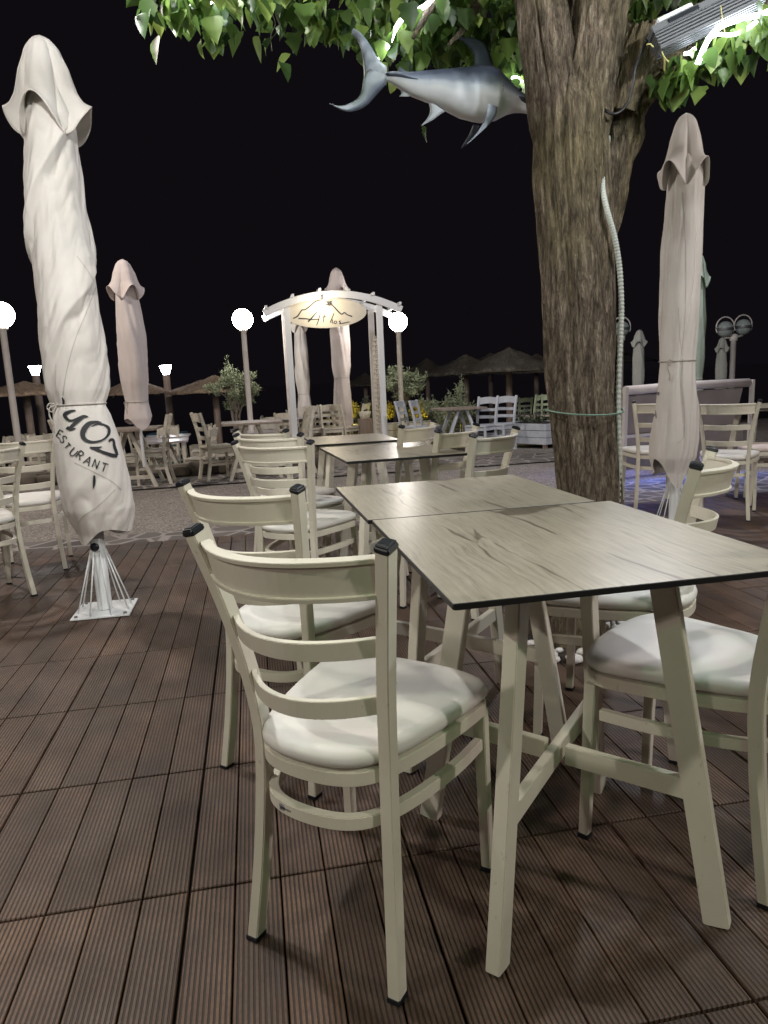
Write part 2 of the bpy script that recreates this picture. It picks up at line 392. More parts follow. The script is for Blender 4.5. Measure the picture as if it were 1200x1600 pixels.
def interp(x, xs, ys):
    if x <= xs[0]: return ys[0]
    for i in range(len(xs)-1):
        if x <= xs[i+1]:
            t = (x-xs[i])/(xs[i+1]-xs[i]); return ys[i]*(1-t)+ys[i+1]*t
    return ys[-1]

# ------------------------------------------------------------------ setting: ground, road, deck
def gz(x, y):
    z = 0.0
    if y > 5.9: z -= .023*(y-5.9)
    if y > 12: z -= .0042*(min(y, 34)-12)**1.6
    if y > 10.75 and x < 1.0: z -= .24*min(1, (y-10.75)/.3)*max(0, min(1, 1-x))
    return z
def sheet(name, xs, ys, dz, mat, kind='structure'):
    mb = MB(); vs = [(x, y, gz(x, y)+dz) for y in ys for x in xs]; nx = len(xs)
    mb.add(vs, [(j*nx+i, j*nx+i+1, (j+1)*nx+i+1, (j+1)*nx+i) for j in range(len(ys)-1) for i in range(nx-1)], 0, True)
    o = mb.obj(name, mat); o['kind'] = kind; return o
fr_ = lambda a, b_, n: [a+(b_-a)*i/n for i in range(n+1)]
XS = sorted(set([-300, -120, -60, -30]+fr_(-20, 20, 40)+[.2, .4, .6, .8]+[30, 60, 120, 300]))
YS = sorted(set([-40, -10, 0, 5.9]+fr_(6, 12, 24)+[10.8, 10.9, 11.05]+fr_(12, 40, 28)+[60, 90]))
sheet('ground', XS, YS, -.05, 'sand')
mb = MB(); mb.add([(-3000, 30, -1.2), (3000, 30, -1.2), (3000, 4000, -1.2), (-3000, 4000, -1.2)], [(0, 1, 2, 3)])
o = mb.obj('sea', 'sea'); o['kind'] = 'structure'
RX = fr_(-16, 16, 32)
sheet('road', RX, [5.6, 5.9]+fr_(6.0, 10.6, 20)+fr_(10.75, 14, 14)[0:1], -.03, 'aggregate')
sheet('stone_edging', RX, [5.52, 5.9, 5.97], -.012, 'crazy_paving')
sheet('stone_paving', [2.3+.45*i for i in range(20)], [5.975, 6.2, 6.5, 6.75], -.010, 'crazy_paving')
sheet('stone_border', RX, [9.35, 9.7, 10, 10.3, 10.66], -.012, 'crazy_paving')
sheet('terrace_paving', [1.0+.5*i for i in range(30)], [10.66]+fr_(11, 17, 12), -.014, 'aggregate')
# deck: each board a solid plank, laid in rows, over a dark bed
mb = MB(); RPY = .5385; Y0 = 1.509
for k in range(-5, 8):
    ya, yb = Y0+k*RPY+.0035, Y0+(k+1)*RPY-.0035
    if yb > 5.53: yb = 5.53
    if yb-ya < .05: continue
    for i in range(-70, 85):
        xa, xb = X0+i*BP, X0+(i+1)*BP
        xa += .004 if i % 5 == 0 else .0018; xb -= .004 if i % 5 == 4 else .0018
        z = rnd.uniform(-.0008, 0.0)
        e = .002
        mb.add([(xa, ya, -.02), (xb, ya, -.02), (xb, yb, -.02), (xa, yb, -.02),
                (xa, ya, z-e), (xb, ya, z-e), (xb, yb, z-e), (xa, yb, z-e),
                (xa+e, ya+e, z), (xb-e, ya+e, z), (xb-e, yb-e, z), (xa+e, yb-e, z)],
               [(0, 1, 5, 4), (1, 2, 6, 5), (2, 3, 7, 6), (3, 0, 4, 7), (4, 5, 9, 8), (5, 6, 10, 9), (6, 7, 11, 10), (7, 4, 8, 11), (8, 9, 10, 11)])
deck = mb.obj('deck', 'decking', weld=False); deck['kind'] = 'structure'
mb = MB(); mb.add([(-7.6, -1.3, -.021), (8.7, -1.3, -.021), (8.7, 5.54, -.021), (-7.6, 5.54, -.021)], [(0, 1, 2, 3)])
newmat('bed_black', (.006, .005, .005), .9)
o = mb.obj('deck_bed', 'bed_black'); o['kind'] = 'structure'

# ------------------------------------------------------------------ cafe chair
OUT = [(-.198, .06), (-.214, .232), (.214, .232), (.198, .06), (.150, -.15), (.085, -.225), (-.085, -.225), (-.150, -.15)]
OUT = [Vector((x, y, 0)) for x, y in OUT]; OUTC = chaikin(OUT, 3)
def post_pts(s, n=16):
    ctrl = [(.168, -.205, 0), (.156, -.182, .16), (.147, -.165, .33), (.146, -.160, .46), (.158, -.176, .60), (.180, -.203, .74), (.205, -.236, .868)]
    return [Vector((s*p.x, p.y, p.z)) for p in smooth_path(ctrl, 4)]
def make_chair(seatmat='leatherette', frame='cream', lab=True):
    t = thing('cafe_chair', 'x', 'chair')
    # cushion
    prof = [(.93, .444), (.985, .446), (1.012, .453), (1.018, .461), (1.002, .470), (.965, .476), (.90, .480), (.75, .484), (.5, .486), (.25, .487), (.08, .487)]
    mb = MB(); n = len(OUTC); vs = []; fs = []
    for k, z in prof:
        for i, p in enumerate(OUTC):
            wob = 1+.004*math.sin(i*2.3+z*40)
            vs.append((p.x*k, (p.y+.01)*k-.01, z+.0006*noise.noise(Vector((p.x*30, p.y*30, k*5)))))
    for j in range(len(prof)-1):
        for i in range(n): fs.append((j*n+i, j*n+(i+1) % n, (j+1)*n+(i+1) % n, (j+1)*n+i))
    fs.append(tuple(range((len(prof)-1)*n, len(prof)*n))); fs.append(tuple(reversed(range(n))))
    mb.add(vs, fs, 0, True); mb.obj('seat', seatmat, t)
    mb = MB(); mb.bar([Vector((p.x*.955, p.y*.955, .425)) for p in OUTC], .022, .028, closed=True, smooth=False)
    mb.obj('seat_frame', frame, t, bevel=.0015)
    # stretcher ring: open at the front
    path = [Vector((p.x*.96, p.y*.96, .335)) for p in chaikin([(-.195, .17, 0), (-.19, .05, 0), (-.150, -.14, 0), (-.085, -.225, 0), (.085, -.225, 0), (.150, -.14, 0), (.19, .05, 0), (.195, .17, 0)], 3, False)]
    mb = MB(); mb.bar(path, .020, .026); mb.obj('stretcher', frame, t, bevel=.0015)
    for s in (-1, 1):
        pp = post_pts(s)
        mb = MB(); mb.bar(pp, .025, .031, up=(0, 1, 0), scales=[(1, 1.0)]*len(pp)); leg = mb.obj('rear_leg', frame, t, bevel=.002)
        mb = MB(); d = (pp[-1]-pp[-2]).normalized(); mb.bar([pp[-1]-d*.002, pp[-1]+d*.010, pp[-1]+d*.014], .0285, .0345, up=(0, 1, 0), scales=[1, 1, .75])
        mb.obj('cap', 'black_plastic', leg, bevel=.003)
        mb = MB(); mb.box((pp[0].x, pp[0].y, .004), (.027, .033, .010)); mb.obj('foot_cap', 'black_plastic', leg)
        fp = [Vector((s*.188, .200, .010)), Vector((s*.184, .193, .25)), Vector((s*.182, .188, .405))]
        mb = MB(); mb.bar(fp, .026, .026, up=(0, 1, 0), scales=[.92, 1, 1.08]); leg = mb.obj('front_leg', frame, t, bevel=.002)
        mb = MB(); mb.box((fp[0].x, fp[0].y, .004), (.027, .027, .010)); mb.obj('foot_cap', 'black_plastic', leg)
    def slat(zc, hh, sag, lips, bow=True):
        mb = MB(); pts = []; ups = []
        pp = post_pts(1); zs = [p.z for p in pp]
        xx = interp(zc, zs, [p.x for p in pp])-.012; yy = interp(zc, zs, [p.y for p in pp])
        tl = -(interp(zc+.03, zs, [p.y for p in pp])-interp(zc-.03, zs, [p.y for p in pp]))/.06
        upv = Vector((0, -tl, 1)).normalized()
        for i in range(19):
            u = -1+2*i/18
            pts.append(Vector((xx*u, yy-sag*(1-u*u), zc)))
        mb.bar(pts, .011 if not lips else .009, hh, up=upv)
        if lips:
            for q in (-1, 1):
                mb.bar([p+upv*(q*hh*.5) for p in pts], .019, .009, up=upv)
        mb.obj('backrest_slat', frame, t, bevel=.001)
    slat(.818, .066, .085, True); slat(.684, .036, .080, False); slat(.567, .036, .076, False)
    return t
CH = "cafe chairs around the deck tables"
ch0 = make_chair()
def place(q, label, src=ch0, group=CH, z=0.0, first=[True]):
    x, y, a = q
    if first[0] and src is ch0:
        first[0] = False; src.location = (x, y, z); src.rotation_euler.z = a; src['label'] = label; src['group'] = group; return src
    return dup(src, (x, y, z), a, label, group)
c1 = place((.186, 1.385, -.70), 'cream ladder-back chair nearest the camera, small grey maker plate on its stretcher')
c2 = place((.106, 2.080, -.745), 'cream ladder-back chair directly behind the nearest chair, at the same long table')
place((1.000, 1.430, .651), 'cream chair at the right edge, its seat tucked under the nearest table')
place((1.085, 1.985, .87), 'cream chair seen side-on across the near table, its black caps beside the white parasol pole')
place((.213, 3.501, -.609), 'nearest of three cream chairs on the left side of the middle table row')
place((.212, 4.015, -.638), 'middle one of three cream chairs on the left side of the middle table row')
place((.207, 4.415, -.80), 'farthest of three cream chairs on the left side of the middle table row')
place((.945, 3.340, .742), 'nearest of three cream chairs on the right side of the middle table row')
place((.868, 3.716, .791), 'middle one of three cream chairs on the right side of the middle table row')
place((.759, 4.182, .87), 'farthest of three cream chairs on the right side of the middle table row')
place((-1.574, 4.309, .668), 'cream chair cut by the left edge of the photo, left of the big tied parasol')
place((-1.489, 5.011, .20), 'cream chair just left of the big tied parasol, half hidden behind it')
place((3.50, 4.79, -.70), 'cream chair with its back to the camera right of the white parasol on the right')
place((3.24, 5.40, -.30), 'cream chair partly hidden behind the right white parasol, before the grey screen')
pch = make_chair('pink_pad'); pch['label'] = 'cream chair with pinkish seat at the far right beside the brown table'; pch['group'] = CH
pch.location = (4.12, 5.10, 0); pch.rotation_euler.z = 1.2
# maker plate on the nearest chair
mb = MB(); mb.box((-.050, -.2200, .335), (.036, .0022, .014), rot=-.14); pl = mb.obj('maker_plate', 'label_grey', c1, bevel=.0005)
mb = MB()
for i in range(9): mb.box((-.063+.0032*i, -.2216-.14*.0032*(i-4), .335), (.0018, .0008, .0035 if i % 3 else .0055), rot=-.12)
mb.obj('plate_print', 'ink', pl)

# ------------------------------------------------------------------ bistro table
def make_table(W, D, topz=.765, label='x', loc=(0, 0, 0), rotz=0, base_off=(0, 0), group='wood-look tables of the deck', trap=0.0):
    t = thing('bistro_table', label, 'table', loc, rotz, group)
    th = .012; r_ = .006
    mb = MB(); vs = []
    cs = []
    for cx, cy, a0 in ((W/2-r_, D/2-r_, 0), (-W/2+r_, D/2-r_, 90), (-W/2+r_, -D/2+r_, 180), (W/2-r_, -D/2+r_, 270)):
        for k in range(4):
            a = R(a0+k*30); cs.append((cx+r_*math.cos(a), cy+r_*math.sin(a)))
    n = len(cs)
    e = .0012
    for z, k in ((topz-th, e), (topz-th+e, 0), (topz-e, 0), (topz, e)):
        for x, y in cs: vs.append((x*(1-k/W*2), y*(1-k/D*2), z))
    fs = [(j*n+i, j*n+(i+1) % n, (j+1)*n+(i+1) % n, (j+1)*n+i) for j in range(3) for i in range(n)]
    mb.add(vs, fs, 1); o = len(mb.v); mb.add(vs[3*n:], [tuple(range(n))], 0); mb.add(vs[:n], [tuple(reversed(range(n)))], 1)
    mb.obj('tabletop', ['oak_top', 'table_edge'], t)
    bx, by = base_off
    for sx in (-1, 1):
        for sy in (-1, 1):
            p0 = Vector((bx+sx*.238, by+sy*.254, 0)); p1 = Vector((bx+sx*.150, by+sy*.160, topz-th-.020))
            d = Vector((sx, sy, 0)).normalized(); nrm = Vector((-d.y, d.x, 0))
            mb = MB(); mb.bar([p0, p1], .030, .050, up=d); mb.obj('leg', 'cream', t, bevel=.002)
    for k in range(2):
        s = 1 if k else -1
        mb = MB(); z = .285
        f = z/(topz-.03); a = (.238*(1-f)+.150*f-.012, .254*(1-f)+.160*f-.012)
        if k: mb.bar([(bx-a[0], by-a[1]*s, z), (bx+a[0], by+a[1]*s, z)], .022, .044)
        else:
            for q in (-1, 1): mb.bar([(bx+q*.016, by-q*.016*1.07, z), (bx+q*a[0], by-q*a[1], z)], .022, .044)
        mb.obj('cross_brace', 'cream', t, bevel=.0015)
    mb = MB()
    for q in (-1, 1):
        mb.bar([(bx-.165, by+q*.165, topz-th-.0125), (bx+.165, by+q*.165, topz-th-.0125)], .03, .024)
    for q in (-1, 1):
        mb.bar([(bx+q*.15, by-.149, topz-th-.0125), (bx+q*.15, by+.149, topz-th-.0125)], .03, .024)
    mb.obj('sub_frame', 'cream', t, bevel=.001)
    return t
make_table(.69, .757, label='wood-look table nearest the camera, black-edged top and splayed cream legs', loc=(.640, 1.461, 0), rotz=R(.6), base_off=(-.02, -.062))
make_table(.66, .64, label='second wood-look table, butted against the far edge of the nearest table', loc=(.606, 2.166, 0), rotz=R(1.0), base_off=(.005, -.03))
make_table(.60, .82, label='third wood-look table, nearer one of the pair in the middle row', loc=(.69, 3.70, 0), rotz=R(3.5))
make_table(.53, .66, label='fourth wood-look table, farther one of the pair in the middle row', loc=(.615, 4.63, 0), rotz=R(2.0))
exec_later = []

# ------------------------------------------------------------------ big tree
def bark_tube(path, radii, nseg=56, sub=10, amp=.016, flare=None, seed=0):
    P = smooth_path(path, sub); n = len(P); m_ = len(path)-1
    Rr = [interp(i/sub, list(range(m_+1)), radii) for i in range(n)]
    mb = MB(); vs = []
    ref = Vector((1, 0, 0))
    for i, p in enumerate(P):
        t = (P[min(i+1, n-1)]-P[max(i-1, 0)]).normalized()
        sd = (ref-t*ref.dot(t)).normalized(); nn = t.cross(sd); ref = sd
        for j in range(nseg):
            a = j*2*PI/nseg; d = sd*math.cos(a)+nn*math.sin(a)
            q = p+d*Rr[i]
            f = noise.fractal(Vector((d.x*4+seed, d.y*4, p.z*1.1+p.x*1.1)), 1, 2, 5)*1.0
            g = noise.noise(Vector((d.x*1.3+seed, d.y*1.3, p.z*.9)))
            ridge = abs(noise.noise(Vector((d.x*13, d.y*13+seed, p.z*2.0+p.x))))+.6*abs(noise.noise(Vector((d.x*30, d.y*30+seed, p.z*5+p.x))))
            rr = Rr[i]*(1+.10*g)+amp*(f*.8+ridge*1.3-.35)
            if flare: rr *= 1+flare*math.exp(-p.z*7)*(1+.5*math.sin(a*3+1))
            vs.append(p+d*rr)
    fs = [(i*nseg+j, i*nseg+(j+1) % nseg, (i+1)*nseg+(j+1) % nseg, (i+1)*nseg+j) for i in range(n-1) for j in range(nseg)]
    mb.add(vs, fs, 0, True)
    mb.add([vs[-nseg+j] for j in range(nseg)], [tuple(range(nseg))], 0, True)
    return mb
TY = 2.77
tree = thing('mulberry_tree', 'large leafy tree with a thick forked trunk growing through the deck, canopy over the tables', 'tree', (1.29, TY, 0))
def loc_(p): return Vector((p.x-1.29, p.y-TY, p.z))
def pT(px, py, Y): return loc_(atY(px, py, Y))
trunk_path = [Vector((0, 0, -.03)), Vector((0, 0, .1)), pT(922, 800, TY), pT(907, 600, TY), pT(899, 400, TY), pT(892, 240, TY), pT(891, 170, TY), pT(891, 120, TY)]
bark_tube(trunk_path, [.150, .140, .129, .131, .139, .140, .134, .09], 120, 26, flare=.16).obj('trunk', 'bark', tree)
bark_tube([pT(890, 330, TY), pT(873, 190, TY), pT(856, 90, TY), pT(845, 0, TY), pT(832, -90, TY), pT(815, -180, TY-.05), pT(760, -330, TY-.1)], [.08, .104, .091, .086, .088, .085, .06], 90, 18, seed=5).obj('limb', 'bark', tree)
bark_tube([pT(893, 330, TY), pT(905, 190, TY), pT(921, 80, TY), pT(935, -10, TY), pT(950, -90, TY), pT(975, -170, TY), pT(1010, -320, TY+.1)], [.08, .110, .108, .102, .10, .09, .065], 90, 18, seed=9).obj('limb', 'bark', tree)
# right limb that leaves low on the trunk and turns over to the right
big = bark_tube([pT(928, 420, TY+.06), pT(943, 330, TY+.1), pT(955, 240, TY+.1), pT(972, 165, TY+.06), pT(1008, 100, TY+.0), pT(1060, 68, TY-.05), pT(1140, 38, TY-.1), pT(1230, 5, TY-.15), pT(1330, -50, TY-.2), pT(1450, -150, TY-.2)],
          [.05, .072, .080, .090, .100, .098, .090, .088, .08, .06], 90, 20, amp=.022, seed=3); big.obj('limb', 'bark', tree)
bark_tube([pT(968, 175, TY), pT(985, 110, TY-.03), pT(1000, 62, TY-.05), pT(1003, 43, TY-.05)], [.07, .062, .05, .036], 40, 10, amp=.018, seed=13).obj('limb_stub', 'bark', tree)
bark_tube([pT(985, 60, TY+.3), pT(950, 10, TY+.35), pT(900, -60, TY+.4), pT(820, -160, TY+.5)], [.03, .035, .04, .04], 20, 6, amp=.006, seed=21).obj('limb', 'bark', tree)
bark_tube([pT(800, -160, TY), pT(700, -60, TY+.1), pT(620, -40, TY+.1), pT(450, -70, TY), pT(250, -70, TY-.1)], [.06, .045, .035, .03, .018], 20, 8, amp=.006, seed=25).obj('limb', 'bark', tree)
for i, (a, b_, c_) in enumerate([((760, -40, .25), (735, 30, .25), (700, 70, .2)), ((700, -50, .1), (670, 15, .15), (645, 60, .15)), ((520, -60, .0), (505, -5, .05), (480, 30, .0))]):
    bark_tube([pT(*p[:2], TY+p[2]) for p in (a, b_, c_)], [.022, .016, .006], 12, 6, amp=.003, seed=30+i).obj('branch', 'bark', tree)
# leaves
lv = MB()
def leaf(p, size, az, droop, roll, rr):
    """heart-shaped leaf with a pointed tip and a few teeth, folded along the midrib"""
    hw = [(.0, .0), (.10, .30), (.27, .44), (.45, .42), (.60, .29), (.66, .31), (.80, .15), (1.0, 0)]
    if rr.random() < .35: hw = [(.0, .0), (.06, .34), (.22, .50), (.36, .36), (.48, .46), (.60, .30), (.80, .14), (1.0, 0)]
    if rr.random() < .2: hw = [(.0, .0), (.08, .24), (.25, .40), (.5, .34), (.75, .2), (1.0, 0)]
    Mx = Matrix.Rotation(az, 4, 'Z') @ Matrix.Rotation(droop, 4, 'Y') @ Matrix.Rotation(roll, 4, 'X')
    curl = rr.uniform(.1, .35); fold = rr.uniform(.15, .5); vs = []; n = len(hw); asy = rr.uniform(.85, 1.15)
    for x, w_ in hw:
        z = -curl*x*x*.5
        vs.append(Mx @ Vector((x*size, 0, z*size))+p)
        vs.append(Mx @ Vector(((x-.06*(w_ > .3))*size, w_*size*asy, (z+w_*fold)*size))+p)
        vs.append(Mx @ Vector(((x-.06*(w_ > .3))*size, -w_*size/asy, (z+w_*fold)*size))+p)
    fs = []
    for i in range(n-1):
        a, b2 = i*3, (i+1)*3
        if i == 0: fs += [(a, b2, b2+1), (a, b2+2, b2)]
        elif i == n-2: fs += [(a, b2, a+1), (a, a+2, b2)]
        else: fs += [(a, b2, b2+1, a+1), (a, a+2, b2+2, b2)]
    lv.add(vs, fs, 0, True)
def clump(px, py, Y, n, spread, rr, size=(.042, .088), zs=1.0):
    c = pT(px, py, Y)
    for _ in range(n):
        p = c+Vector((rr.gauss(0, spread), rr.gauss(0, spread*1.3), max(-1.3*spread, rr.gauss(0, spread*zs))))
        leaf(p, rr.uniform(*size), rr.uniform(0, 2*PI), R(rr.uniform(35, 88)), rr.uniform(-.8, .8), rr)
rr = random.Random(11)
CL = [(240, -5, 2.5, 16, .05), (262, 8, 2.5, 14, .04), (290, -10, 2.55, 26, .06), (318, 15, 2.5, 16, .045), (345, 25, 2.5, 16, .045), (362, 0, 2.5, 16, .05), (335, 48, 2.55, 7, .022), (300, -60, 2.6, 30, .1), (240, -80, 2.6, 24, .1), (380, -60, 2.6, 20, .08),
      (425, 5, 2.6, 14, .05), (450, 15, 2.6, 18, .045), (480, 25, 2.6, 18, .05), (490, 45, 2.55, 6, .022), (515, 20, 2.6, 18, .05), (530, 45, 2.6, 8, .03), (455, -50, 2.6, 30, .09), (540, -40, 2.7, 30, .09), (562, 45, 3.2, 12, .035), (560, 0, 3.2, 14, .05),
      (588, 45, 3.25, 26, .05), (600, 15, 3.2, 26, .06), (590, 66, 3.25, 8, .03), (630, 75, 3.05, 22, .045), (650, 50, 3.1, 30, .05), (640, 95, 3.1, 8, .025), (690, 40, 3.1, 34, .06), (700, 65, 3.15, 24, .05), (675, 85, 3.2, 18, .035), (720, 80, 3.3, 24, .05), (745, 60, 3.3, 30, .06), (700, 98, 3.3, 10, .03), (770, 95, 3.35, 26, .05), (780, 40, 3.3, 34, .07), (790, 75, 3.1, 16, .04),
      (802, 100, 3.2, 16, .035), (812, 130, 3.2, 12, .028), (650, 0, 3.0, 34, .09), (720, 0, 3.1, 40, .10), (790, -10, 3.2, 40, .1), (820, 60, 3.3, 20, .05), (735, -70, 3.0, 40, .14), (620, -80, 2.9, 40, .14), (820, 10, 3.3, 24, .07),
      (955, 15, 3.1, 24, .07), (975, 45, 3.15, 24, .06), (955, 75, 3.15, 10, .035), (1000, 20, 3.2, 20, .06), (1010, -20, 3.2, 26, .09), (935, 0, 3.3, 20, .07), (1060, -30, 3.0, 30, .1),
      (1048, 128, 2.62, 16, .03), (1062, 118, 2.6, 16, .035), (1048, 148, 2.65, 6, .018), (1078, 130, 2.65, 8, .03), (1060, 95, 2.7, 10, .035), (1100, 110, 2.6, 14, .035), (1125, 75, 2.55, 16, .035), (1140, 88, 2.55, 14, .03), (1160, 65, 2.55, 14, .035), (1185, 50, 2.5, 18, .035), (1195, 70, 2.5, 10, .03), (1215, 40, 2.5, 24, .05), (1150, 95, 2.6, 6, .02),
      (1100, -40, 2.7, 30, .1), (1200, -60, 2.6, 30, .12), (1280, 10, 2.5, 30, .1), (1180, -140, 2.6, 40, .16)]
for q in CL: clump(q[0], q[1]-9, q[2], q[3], q[4], rr)
# the rest of the crown, above the picture
for i in range(46):
    a = rr.uniform(0, 2*PI); d = rr.uniform(.3, 1.9)
    c = Vector((math.cos(a)*d-.1, math.sin(a)*d*.9, rr.uniform(1.75, 2.6)+1.0))
    for _ in range(34):
        leaf(c+Vector((rr.gauss(0, .17), rr.gauss(0, .17), rr.gauss(0, .14))), rr.uniform(.07, .11), rr.uniform(0, 2*PI), R(rr.uniform(20, 85)), rr.uniform(-.8, .8), rr)
lv.obj('crown', 'leaf', tree, weld=False)
# hanging twig
mb = MB(); mb.tube(smooth_path([pT(425, 20, 2.6), pT(430, 38, 2.6), pT(423, 55, 2.6), pT(425, 80, 2.6)], 4), .0012, 5); mb.obj('twig', 'olive_wood', tree)

# ------------------------------------------------------------------ LED ropes wound in the crown
def ledrope(pts, label, r=.008, cat='light strip'):
    mb = MB(); mb.tube(smooth_path([atY(*p) for p in pts], 8), r, 8); o = mb.obj('led_rope', 'led_white'); tag(o, label, cat, 'LED light ropes in the tree'); return o
ledrope([(593, 92, 3.12), (608, 68, 3.08), (618, 45, 3.02), (632, 26, 2.96), (652, 16, 2.92), (672, 2, 2.86), (700, -40, 2.8)], 'glowing white LED rope hanging in the leaves above the fish tail')
ledrope([(790, 125, 3.2), (806, 122, 3.2), (816, 126, 3.2), (828, 118, 3.2), (822, 108, 3.22)], 'short lit LED loop behind the trunk at the fish head', .008)
ledrope([(1090, 100, 2.52), (1098, 80, 2.5), (1108, 60, 2.5), (1125, 42, 2.5), (1150, 32, 2.5), (1175, 26, 2.5), (1200, 18, 2.48), (1240, -5, 2.45)], 'brightest LED rope, over the leaves on the right-hand limb', .009)
ledrope([(1104, 62, 2.49), (1120, 54, 2.48), (1145, 54, 2.48), (1165, 46, 2.48), (1182, 34, 2.48)], 'LED rope sagging just under the brightest rope on the right limb', .006)
ledrope([(1070, 84, 2.56), (1078, 82, 2.56), (1086, 76, 2.56)], 'tiny lit piece of LED rope on the limb next to the yellow cord', .006)
ledrope([(285, 14, 2.58), (300, 10, 2.56), (320, 8, 2.58)], 'small piece of LED rope shining through the leaves at top left', .007)
ledrope([(325, 3, 2.55), (350, -2, 2.55), (378, -4, 2.55), (430, -20, 2.55)], 'LED rope running along the top edge above the top left leaves', .008)

# ------------------------------------------------------------------ swordfish ornament
FY = 3.02
fish = thing('swordfish_ornament', 'grey painted swordfish model hanging under the canopy with its head behind the trunk', 'fish ornament', atY(720, 150, FY))
f0 = atY(720, 150, FY)
def fp(px, py, dy=0): return atY(px, py, FY)-f0+Vector((0, dy, 0))
UPR = [(598, 112), (612, 112), (640, 113), (680, 110), (720, 107), (750, 104), (775, 108), (790, 122), (805, 136), (817, 146), (830, 152), (880, 168), (960, 190)]
LOW = [(598, 126), (612, 131), (640, 149), (680, 164), (720, 184), (750, 191), (775, 188), (795, 178), (805, 176), (815, 176), (828, 178), (850, 172.5), (960, 192)]
mb = MB(); NS = 28; xs = [597+2*i for i in range(0, 5)]+[607+6*i for i in range(1, 37)]+[832+8*i for i in range(0, 16)]
rings = []
for x in xs:
    yu = interp(x, [p[0] for p in UPR], [p[1] for p in UPR]); yl = interp(x, [p[0] for p in LOW], [p[1] for p in LOW])
    if x > 836: yl = min(yl, yu+7*(952-x)/116+1)
    if x < 620: yu, yl = 119-(119-yu)*min(1, .5+(x-597)/25), 119+(yl-119)*min(1, .5+(x-597)/25)
    c_ = (yu+yl)/2; h = (yl-yu)/2
    wd = h*(.62 if x < 780 else .55)/1110*3.1
    rings.append((x, c_, h, wd))
vs = []; pv = []
for x, c_, h, wd in rings:
    for j in range(NS):
        a = j*2*PI/NS; s_, c2_ = math.sin(a), math.cos(a)
        sh = abs(c2_)**.85*(1 if c2_ > 0 else -1)
        vs.append(fp(x, c_-h*s_, -wd*sh)); pv.append(.5+.5*s_)
fs = [(i*NS+j, i*NS+(j+1) % NS, (i+1)*NS+(j+1) % NS, (i+1)*NS+j) for i in range(len(rings)-1) for j in range(NS)]
fs.append(tuple(reversed(range(NS)))); fs.append(tuple((len(rings)-1)*NS+j for j in range(NS)))
mb.add(vs, fs, 0, True); body = mb.obj('body', 'fish_paint', fish, weld=False)
def paint(o, f):
    at = o.data.attributes.new('paint', 'FLOAT', 'POINT')
    for i, v_ in enumerate(o.data.vertices): at.data[i].value = f(i, v_.co)
paint(body, lambda i, co_: max(0, min(1, (pv[i]-.5)*1.5+.32)))
def fin(name, chords, thick, tone, dy0=0, dy1=0, parent=fish):
    """lens-section blade lofted through chords ((x,y),(x,y)) of its two edges"""
    n = len(chords); A = smooth_path([Vector((*c[0], 0)) for c in chords], 4); B = smooth_path([Vector((*c[1], 0)) for c in chords], 4); N_ = len(A)
    mb = MB(); vs = []
    for i in range(N_):
        t = i/(N_-1); dy = dy0+(dy1-dy0)*t; th = thick*(1-.75*t)+.0015
        for u, k in ((0, .08), (.2, .75), (.45, 1), (.8, .45), (1, .06)):
            p = A[i].lerp(B[i], u); vs.append(fp(p.x, p.y, dy-th*k))
        for u, k in ((.8, .45), (.45, 1), (.2, .75)):
            p = A[i].lerp(B[i], u); vs.append(fp(p.x, p.y, dy+th*k))
    K = 8
    fs = [(i*K+j, i*K+(j+1) % K, (i+1)*K+(j+1) % K, (i+1)*K+j) for i in range(N_-1) for j in range(K)]
    fs.append(tuple(reversed(range(K)))); fs.append(tuple((N_-1)*K+j for j in range(K)))
    mb.add(vs, fs, 0, True); o = mb.obj(name, 'fish_paint', parent, weld=False); paint(o, tone); return o
fin('tail_fin', [((604, 104), (603, 132)), ((592, 92), (572, 128)), ((579, 68), (569, 108)), ((565, 48), (566, 78)), ((552, 39), (557, 56)), ((537, 36), (537, 37))], .012, lambda i, c: .42+.02*(i % 3), 0, .03)
fin('tail_fin', [((603, 132), (603, 104)), ((583, 155), (572, 112)), ((570, 168), (563, 148)), ((552, 176), (546, 163)), ((536, 176), (530, 168)), ((514, 165), (514, 164.5))], .012, lambda i, c: .40 if (i % 8) in (2, 3, 4) else .66, 0, -.02)
fin('dorsal_fin', [((738, 107), (774, 112)), ((742, 96), (766, 84)), ((738, 82), (757, 68)), ((728, 70), (742, 60)), ((716, 61), (724, 57)), ((703, 57), (703, 56))], .010, lambda i, c: .78)
fin('second_dorsal_fin', [((622, 113), (640, 114)), ((623, 108), (632, 110)), ((624, 104), (625, 104))], .004, lambda i, c: .8)
fin('anal_fin', [((669, 159), (696, 174)), ((672, 172), (685, 181)), ((668, 184), (677, 187)), ((658, 196), (659, 197))], .008, lambda i, c: .35)
fin('anal_fin', [((626, 142), (646, 150)), ((627, 147), (638, 151)), ((624, 150), (625, 151))], .004, lambda i, c: .3)
fin('pectoral_fin', [((755, 172), (769, 176)), ((751, 190), (766, 190)), ((742, 208), (755, 205)), ((730, 225), (739, 220)), ((718, 237), (719, 238))], .006, lambda i, c: .5, -.062, -.10)
fin('pectoral_fin', [((745, 188), (755, 190)), ((740, 202), (748, 205)), ((733, 214), (740, 216)), ((729, 222), (730, 222))], .005, lambda i, c: .8, .05, .08)
fin('keel', [((602, 117), (604, 121)), ((620, 118), (621, 124)), ((636, 124), (636, 128)), ((650, 129), (650, 130))], .012, lambda i, c: .85, -.012, -.034)
mb = MB(); e0 = fp(811, 143, -.022); mb.ball(e0, .0065, 12, 8); mb.obj('eye', 'black_plastic', fish)
mb = MB()
gl = smooth_path([fp(776, 128, -.052), fp(778, 145, -.060), fp(777, 160, -.058), fp(779, 172, -.045)], 5); mb.tube(gl, .0022, 6); mb.obj('gill_line', 'ink', fish)
